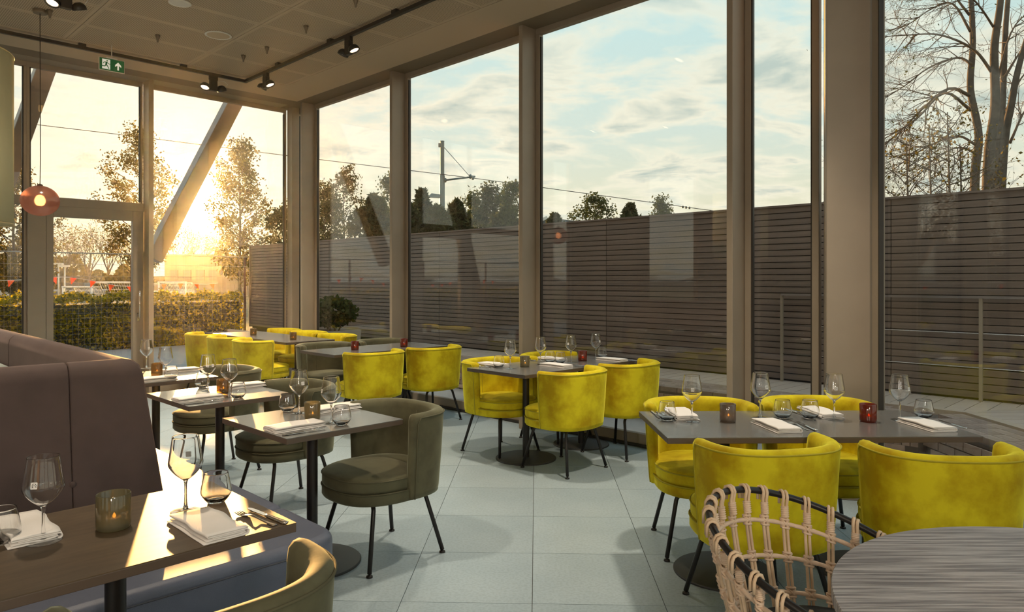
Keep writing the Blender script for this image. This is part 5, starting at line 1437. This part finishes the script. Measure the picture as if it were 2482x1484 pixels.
limbs = [(2350, 215, [(2300, 215, 0), (2240, 260, .3), (2180, 320, .5), (2125, 365, .7), (2085, 380, .8)], .055), (2352, 250, [(2290, 225, -.2), (2225, 285, -.4), (2170, 320, -.5), (2110, 335, -.7)], .05),
         (2356, 140, [(2320, 140, .2), (2250, 165, .4), (2190, 210, .7), (2100, 265, .9)], .045), (2405, 160, [(2360, 120, .0), (2280, 85, -.3), (2200, 85, -.6), (2125, 90, -.8)], .05),
         (2365, 335, [(2320, 330, .2), (2250, 355, .5), (2180, 400, .8), (2110, 460, .9)], .045), (2352, 60, [(2310, 10, .2), (2260, 20, .4), (2200, 60, .6), (2150, 75, .8)], .04),
         (2415, 60, [(2370, 10, -.3), (2330, -20, -.5), (2280, -30, -.7)], .04), (2372, 360, [(2330, 358, -.3), (2280, 375, -.5), (2200, 440, -.7)], .04), (2430, 180, [(2470, 130, .3), (2520, 60, .5)], .05),
         (2440, 250, [(2475, 190, .3), (2540, 120, .3)], .045), (2412, 200, [(2450, 80, .2), (2500, 20, .4)], .045), (2350, 20, [(2280, -40, .2), (2200, -30, .4)], .04), (2448, 330, [(2490, 260, .2), (2560, 200, .3)], .045)]
tips = []
for px, py, path, r in limbs:
    mb = MB(); pts = [Q(px, py, BT_Y+.05)-bo]+[Q(a, b, BT_Y+c*1.3)-bo for a, b, c in path]; pts[0].z -= .12; pts = spline(pts, 4)
    r *= .60; mb.tube(pts, [r*(1-.82*(i/(len(pts)-1))**.8) for i in range(len(pts))], 6)
    for s in range(int(1.35*len(pts))):
        u = rng.uniform(.2, 1)*(len(pts)-1); i = min(len(pts)-2, int(u)); q = pts[i]+(pts[i+1]-pts[i])*(u-i); dd = (pts[i+1]-pts[i]).normalized()
        ax = Vector(rng.normal(size=3)); ax = (ax-dd*ax.dot(dd)).normalized()
        grow(mb, q, (dd*.8+ax*.7+Vector((0, 0, rng.uniform(-.35, .35)))).normalized(), rng.uniform(.35, .85), r*.40*(1-.5*u/len(pts)), 2, rng, tips, .35, -.02, (2, 4))
    mb.build('branch', M_bark, bt_, smooth=True)
tp_ = np.array([tuple(t) for t in tips]); sel = tp_[rng.integers(0, len(tp_), 1300)]+rng.normal(size=(1300, 3))*.03
leaf_cloud('buds', sel, .024, M_leafG, bt_, 1.6, 3)
# young trees behind the fence at the right
for i, (px, Y, ht) in enumerate(((2200, 8.7, 3.4), (2255, 9.6, 3.8), (2300, 8.9, 3.8), (2330, 9.9, 3.6))):
    p = Q(px, 700, Y); t = thing('bare_sapling', ['thin bare sapling nearest the corner column', 'second thin bare sapling from the corner column', 'thin bare sapling left of the big bare tree', 'low bare sapling against the big bare trunks'][i], 'tree', (p.x, p.y, GZ), 0, 'bare saplings behind the fence')
    mb = MB(); tips = []; mb.tube([(0, 0, 0), (.03, 0, ht*.5), (0, .03, ht)], [.03, .02, .006], 6)
    for s in range(26):
        z = ht*(.52+.48*s/26); a = s*2.4; grow(mb, Vector((.02, 0, z)), Vector((math.cos(a), math.sin(a), .5)).normalized(), .75*(1.15-s/30), .008, 2, rng, tips, .3, .05, (2, 3))
    mb.build('stem_and_twigs', M_bark, t)
    tp_ = np.array([tuple(q) for q in tips]); leaf_cloud('buds', tp_, .03, M_leafA, t, 1.5, i)
# far bare trees
for i, (px, yt, Y, lb) in enumerate(((150, 560, 56, 'far bare tree left of the door pane'), (215, 548, 74, 'far bare tree in the middle of the door pane'), (262, 545, 92, 'far bare tree in the right half of the door pane'), (300, 560, 110, 'far bare tree by the door stile'),
                                     (440, 555, 76, 'far bare tree under the sun'), (490, 560, 102, 'far bare tree left of the tall narrow tree'), (545, 565, 120, 'far bare tree beside the tall narrow trunk'), (60, 570, 72, 'far bare tree at the left edge'))):
    p = Q(px, 700, Y); hh = Q(px, yt, Y).z-GZ; t = thing('bare_tree', lb, 'tree', (p.x, p.y, GZ), 0, 'far bare trees beyond the field'); rng = np.random.default_rng(60+i); mb = MB(); tips = []
    mb.tube([(0, 0, 0), (.05, 0, hh*.35)], [.16, .12], 6)
    for s in range(7):
        a = s*2.4; grow(mb, Vector((0, 0, hh*(.25+.02*s))), Vector((.55*math.cos(a), .55*math.sin(a), .9)).normalized(), hh*.42, .07, 3, rng, tips, .25, .16, (2, 4))
    mb.build('trunk_and_branches', M_bark, t)
    tp_ = np.array([tuple(q) for q in tips]); leaf_cloud('buds', tp_[rng.integers(0, len(tp_), 700)]+rng.normal(size=(700, 3))*.22, .12, M_leafA, t, 1.5, i)
# low thicket along the far edge of the field
th = thing('thicket', 'belt of low bushes along the far edge of the field', 'bushes', (*Q(300, 700, 75).xy, GZ)); tb0 = Vector((*Q(300, 700, 75).xy, GZ)); rng = np.random.default_rng(5)
n = 9000; pxs = rng.uniform(-200, 640, n); Ys = rng.uniform(84, 90, n); hz = (1.6+.9*np.sin(pxs*.013)+.8*np.sin(pxs*.041+1)+.4*np.sin(pxs*.11))
pts = np.stack([(pxs-CX)/F*Ys-tb0.x, Ys-tb0.y, rng.random(n)**.7*(hz+1.7)], 1); leaf_cloud('foliage', pts, .42, M_leafA, th, 1.4, 9)
MB().prism([((x-CX)/F*y-tb0.x, y-tb0.y) for x, y in ((-250, 87), (640, 87), (640, 88), (-250, 88))], 0, 2.2).build('inner_growth', M_core, th)
# far building, goals, poles, cars
M_bld = mat('far_building_wall', (.17, .14, .12), .8); M_bld2 = mat('far_building_roof', (.10, .085, .075), .8)
b_ = thing('far_building', 'flat roofed dark building beyond the field under the sun', 'building', (*Q(470, 700, 68).xy, GZ)); w_ = 142/F*68; hgt = Q(0, 622, 68).z-GZ
MB().box((0, 4, hgt/2), (w_, 8, hgt)).build('wall', M_bld, b_); MB().box((0, 4, hgt+.1), (w_+.4, 8.4, .2)).build('roof', M_bld2, b_)
for i in range(4):
    f_ = MB().box((-w_/2+.9+i*1.25, -.02, hgt*.55), (.8, .06, 1.0)).build('window', M_bld2, b_); MB().box((-w_/2+.9+i*1.25, -.05, hgt*.55), (.66, .02, .86)).build('pane', mat('far_pane', (.12, .12, .13), .1) if i == 0 else MATS['far_pane'], f_)
def goal(label, px0, px1, ytop, Y):
    a = Q(px0, 700, Y); b = Q(px1, 700, Y); t = thing('football_goal', label, 'goal', (a.x, a.y, GZ), 0, 'football goals on the field'); w = b.x-a.x; h = Q(0, ytop, Y).z-GZ
    for x in (0, w): MB().tube([(x, 0, 0), (x, 0, h)], .06, 8).build('post', M_white, t, smooth=True)
    MB().tube([(-.06, 0, h), (w+.06, 0, h)], .06, 8).build('crossbar', M_white, t, smooth=True)
    for x in (0, w): MB().tube([(x, 0, h), (x, .9, h), (x, 1.9, 0)], .03, 6).build('stay', M_white, t, smooth=True)
    n_ = MB()
    for i in range(19): x = w*i/18; n_.tube([(x, .9, h), (x, 1.9, 0)], .012, 3, caps=False)
    for i in range(8): u = i/7; n_.tube([(0, .9+u, h*(1-u)), (w, .9+u, h*(1-u))], .012, 3, caps=False)
    tag(n_.build('net', M_white, t), kind='stuff')
goal('white football goal behind the door pane', 221, 330, 685, 45); goal('low white football goal left of the larger one', 153, 222, 696, 40); goal('white football goal under the sun', 385, 450, 685, 45)
for i, (px, yt) in enumerate(((142, 640), (157, 645))):
    p = Q(px, 700, 50); t = thing('light_pole', ['left one of two thin white poles on the field', 'right one of two thin white poles on the field'][i], 'pole', (p.x, p.y, GZ)); h = Q(px, yt, 50).z-GZ
    MB().tube([(0, 0, 0), (0, 0, h)], [.07, .045], 8).build('shaft', M_white, t, smooth=True); MB().box((0, -.1, h), (.7, .3, .12)).build('lamp_head', M_white, t)
def car(label, px, Y, col):
    p = Q(px, 700, Y); t = thing('parked_car', label, 'car', (p.x, p.y, GZ)); mc = mat('car_paint', col, .25, .3); gl = MATS.get('car_glass') or mat('car_glass', (.03, .035, .04), .1)
    MB().prism([(-2.1, -.8), (2.1, -.8), (2.1, .8), (-2.1, .8)], .28, .85).build('body', mc, t, bevel=.12); MB().add([(-1.5, -.72, .85), (1.2, -.72, .85), (1.2, .72, .85), (-1.5, .72, .85), (-1.0, -.6, 1.45), (.6, -.6, 1.45), (.6, .6, 1.45), (-1.0, .6, 1.45)], [(4, 5, 6, 7), (0, 1, 5, 4), (1, 2, 6, 5), (2, 3, 7, 6), (3, 0, 4, 7)]).build('cabin', gl, t, bevel=.05)
    MB().box((-.2, 0, 1.46), (1.5, 1.15, .04)).build('roof', mc, t)
    for x in (-1.3, 1.3):
        for y in (-.8, .8): w = MB().lathe([(0, -.1), (.32, -.1), (.32, .1), (0, .1)], 16).build('wheel', M_black, t, loc=(x, y, .32)); w.rotation_euler = (PI/2, 0, 0)
for px, Y, col, lb in ((18, 62, (.5, .5, .5), 'silver car parked at the far left beyond the hedge'), (60, 64, (.05, .05, .06), 'black car parked beyond the hedge'), (195, 66, (.42, .42, .44), 'pale car parked between the far goals'), (405, 60, (.6, .6, .6), 'white car parked below the sun')): car(lb, px, Y, col)
# lamp pole with overhead wire
YP = 27.0
p = Q(1072, 700, YP); tp0 = Vector((p.x, p.y, GZ)); po = thing('catenary_pole', 'grey tram wire pole with cantilever arm and street lantern', 'pole', tp0); M_pole = mat('grey_green_steel', (.13, .18, .19), .5, .3)
z1 = Q(0, 342, YP).z-GZ; zm = Q(0, 428, YP).z-GZ
MB().lathe([(0, 0), (.105, 0), (.095, zm), (0, zm)], 14).build('lower_shaft', M_pole, po, smooth=False); MB().lathe([(.095, zm-.06), (.098, zm), (.075, zm+.1), (.075, z1-.02), (.085, z1), (0, z1)], 14).build('upper_shaft', M_pole, po)
def rl_(px, py): return Q(px, py, YP)-tp0
arm = MB(); arm.tube([rl_(1078, 437), rl_(1152, 428)], .035, 8); arm.build('arm', M_pole, po, smooth=True)
st2 = MB(); st2.tube([rl_(1076, 357), rl_(1139, 428)], .012, 5); st2.build('stay_wire', M_pole, po)
for px, py in ((1079, 437), (1140, 428), (1146, 431)): c = rl_(px, py); MB().lathe([(0, -.09), (.05, -.07), (.06, 0), (.05, .07), (0, .09)], 10, c=c).build('insulator', M_pole, po, smooth=True)
c = rl_(1068, 352); MB().box(c, (.16, .12, .14)).build('bracket', M_pole, po)
c = rl_(1054, 475); MB().add([(c.x-.26, c.y-.1, c.z-.05), (c.x+.22, c.y-.12, c.z-.08), (c.x+.22, c.y+.12, c.z-.08), (c.x-.26, c.y+.1, c.z-.05), (c.x-.12, c.y-.08, c.z+.09), (c.x+.22, c.y-.08, c.z+.05), (c.x+.22, c.y+.08, c.z+.05), (c.x-.12, c.y+.08, c.z+.09)], [(3, 2, 1, 0), (4, 5, 6, 7), (0, 1, 5, 4), (1, 2, 6, 5), (2, 3, 7, 6), (3, 0, 4, 7)]).build('lantern', M_pole, po)
ow = tag(MB().tube([Q(-60, 283, 24.5), Q(95, 303, 25), Q(330, 331, 25.5), Q(700, 378, 26.3), Q(1140, 431, 27), Q(1500, 480, 27.6), Q(1735, 512, 28), Q(2060, 556, 28.6)], .013, 5).build('overhead_wire', M_black), 'thin overhead tram wire sloping down across the sky', 'wire')
for px in (1655, 1663, 1671):
    c = Q(px, 495+(px-1600)*.128, 27.9); MB().lathe([(0, -.05), (.035, -.04), (.045, 0), (.035, .04), (0, .05)], 8, c=c).build('insulator', M_black, ow, smooth=True)
p = Q(1216, 700, 30); t = thing('floodlight_mast', 'small twin floodlight on a mast among the treetops', 'mast', (p.x, p.y, GZ)); h = Q(0, 480, 30).z-GZ
MB().tube([(0, 0, 0), (0, 0, h)], .04, 8).build('mast', M_pole, t, smooth=True); MB().span((-.16, 0, h-.02), (.16, 0, h-.02), (0, 0, 1), .04, .04).build('crossarm', M_pole, t)
for s in (-1, 1): MB().box((s*.14, -.05, h+.08), (.2, .1, .16), rot=Matrix.Rotation(.5, 3, 'X')).build('floodlight', M_pole, t)
# house gable beyond the fence
p = Q(1330, 700, 40); hs = thing('far_house', 'grey roofed house with a white gable edge just above the fence', 'house', (p.x, p.y, GZ)); M_roof = mat('slate_roof', (.13, .15, .17), .7)
zr = Q(0, 529, 40).z-GZ; ze = Q(0, 552, 40).z-GZ
MB().box((1.5, 3, ze/2), (5.0, 6, ze)).build('wall', M_white, hs)
MB().add([(-1.2, -.3, ze), (-.1, -.3, zr), (4.6, -.3, zr-.5), (4.6, -.3, ze), (-1.2, 6.3, ze), (-.1, 6.3, zr), (4.6, 6.3, zr-.5), (4.6, 6.3, ze)], [(0, 3, 2, 1), (4, 5, 6, 7), (0, 1, 5, 4), (1, 2, 6, 5), (2, 3, 7, 6), (3, 0, 4, 7)]).build('roof', M_roof, hs)
MB().span((-1.25, -.36, ze-.02), (-.1, -.36, zr+.02), (0, 0, 1), .06, .16).build('bargeboard', M_white, hs)
# empties of the long outdoor things sit at their bases
def rebase(root, loc):
    loc = Vector(loc); root.location = loc
    for ch in root.children: ch.location = Vector(ch.location)-loc
rebase(fn, (*(F0+fd*8), ZD)); rebase(rl, (r0.x, r0.y, ZD))

# ------------------------------------------------------------------ added haze volume, stands in for lens veil and sun glare
def haze_mat(d, g):
    m = bpy.data.materials.new('evening_haze'); m.use_nodes = True; N = m.node_tree.nodes; N.clear()
    o = N.new('ShaderNodeOutputMaterial'); v = N.new('ShaderNodeVolumeScatter'); v.inputs['Density'].default_value = d; v.inputs['Anisotropy'].default_value = g
    v.inputs['Color'].default_value = (1, .93, .82, 1)
    m.node_tree.links.new(v.outputs[0], o.inputs['Volume']); return m
hz_ = MB().prism([(-30, -6), (10, -6), (10, 30), (-30, 30)], -.21, 9).build('haze', haze_mat(.00065, .91)); tag(hz_, 'thin golden evening haze in the low sun', 'haze', None, 'stuff')
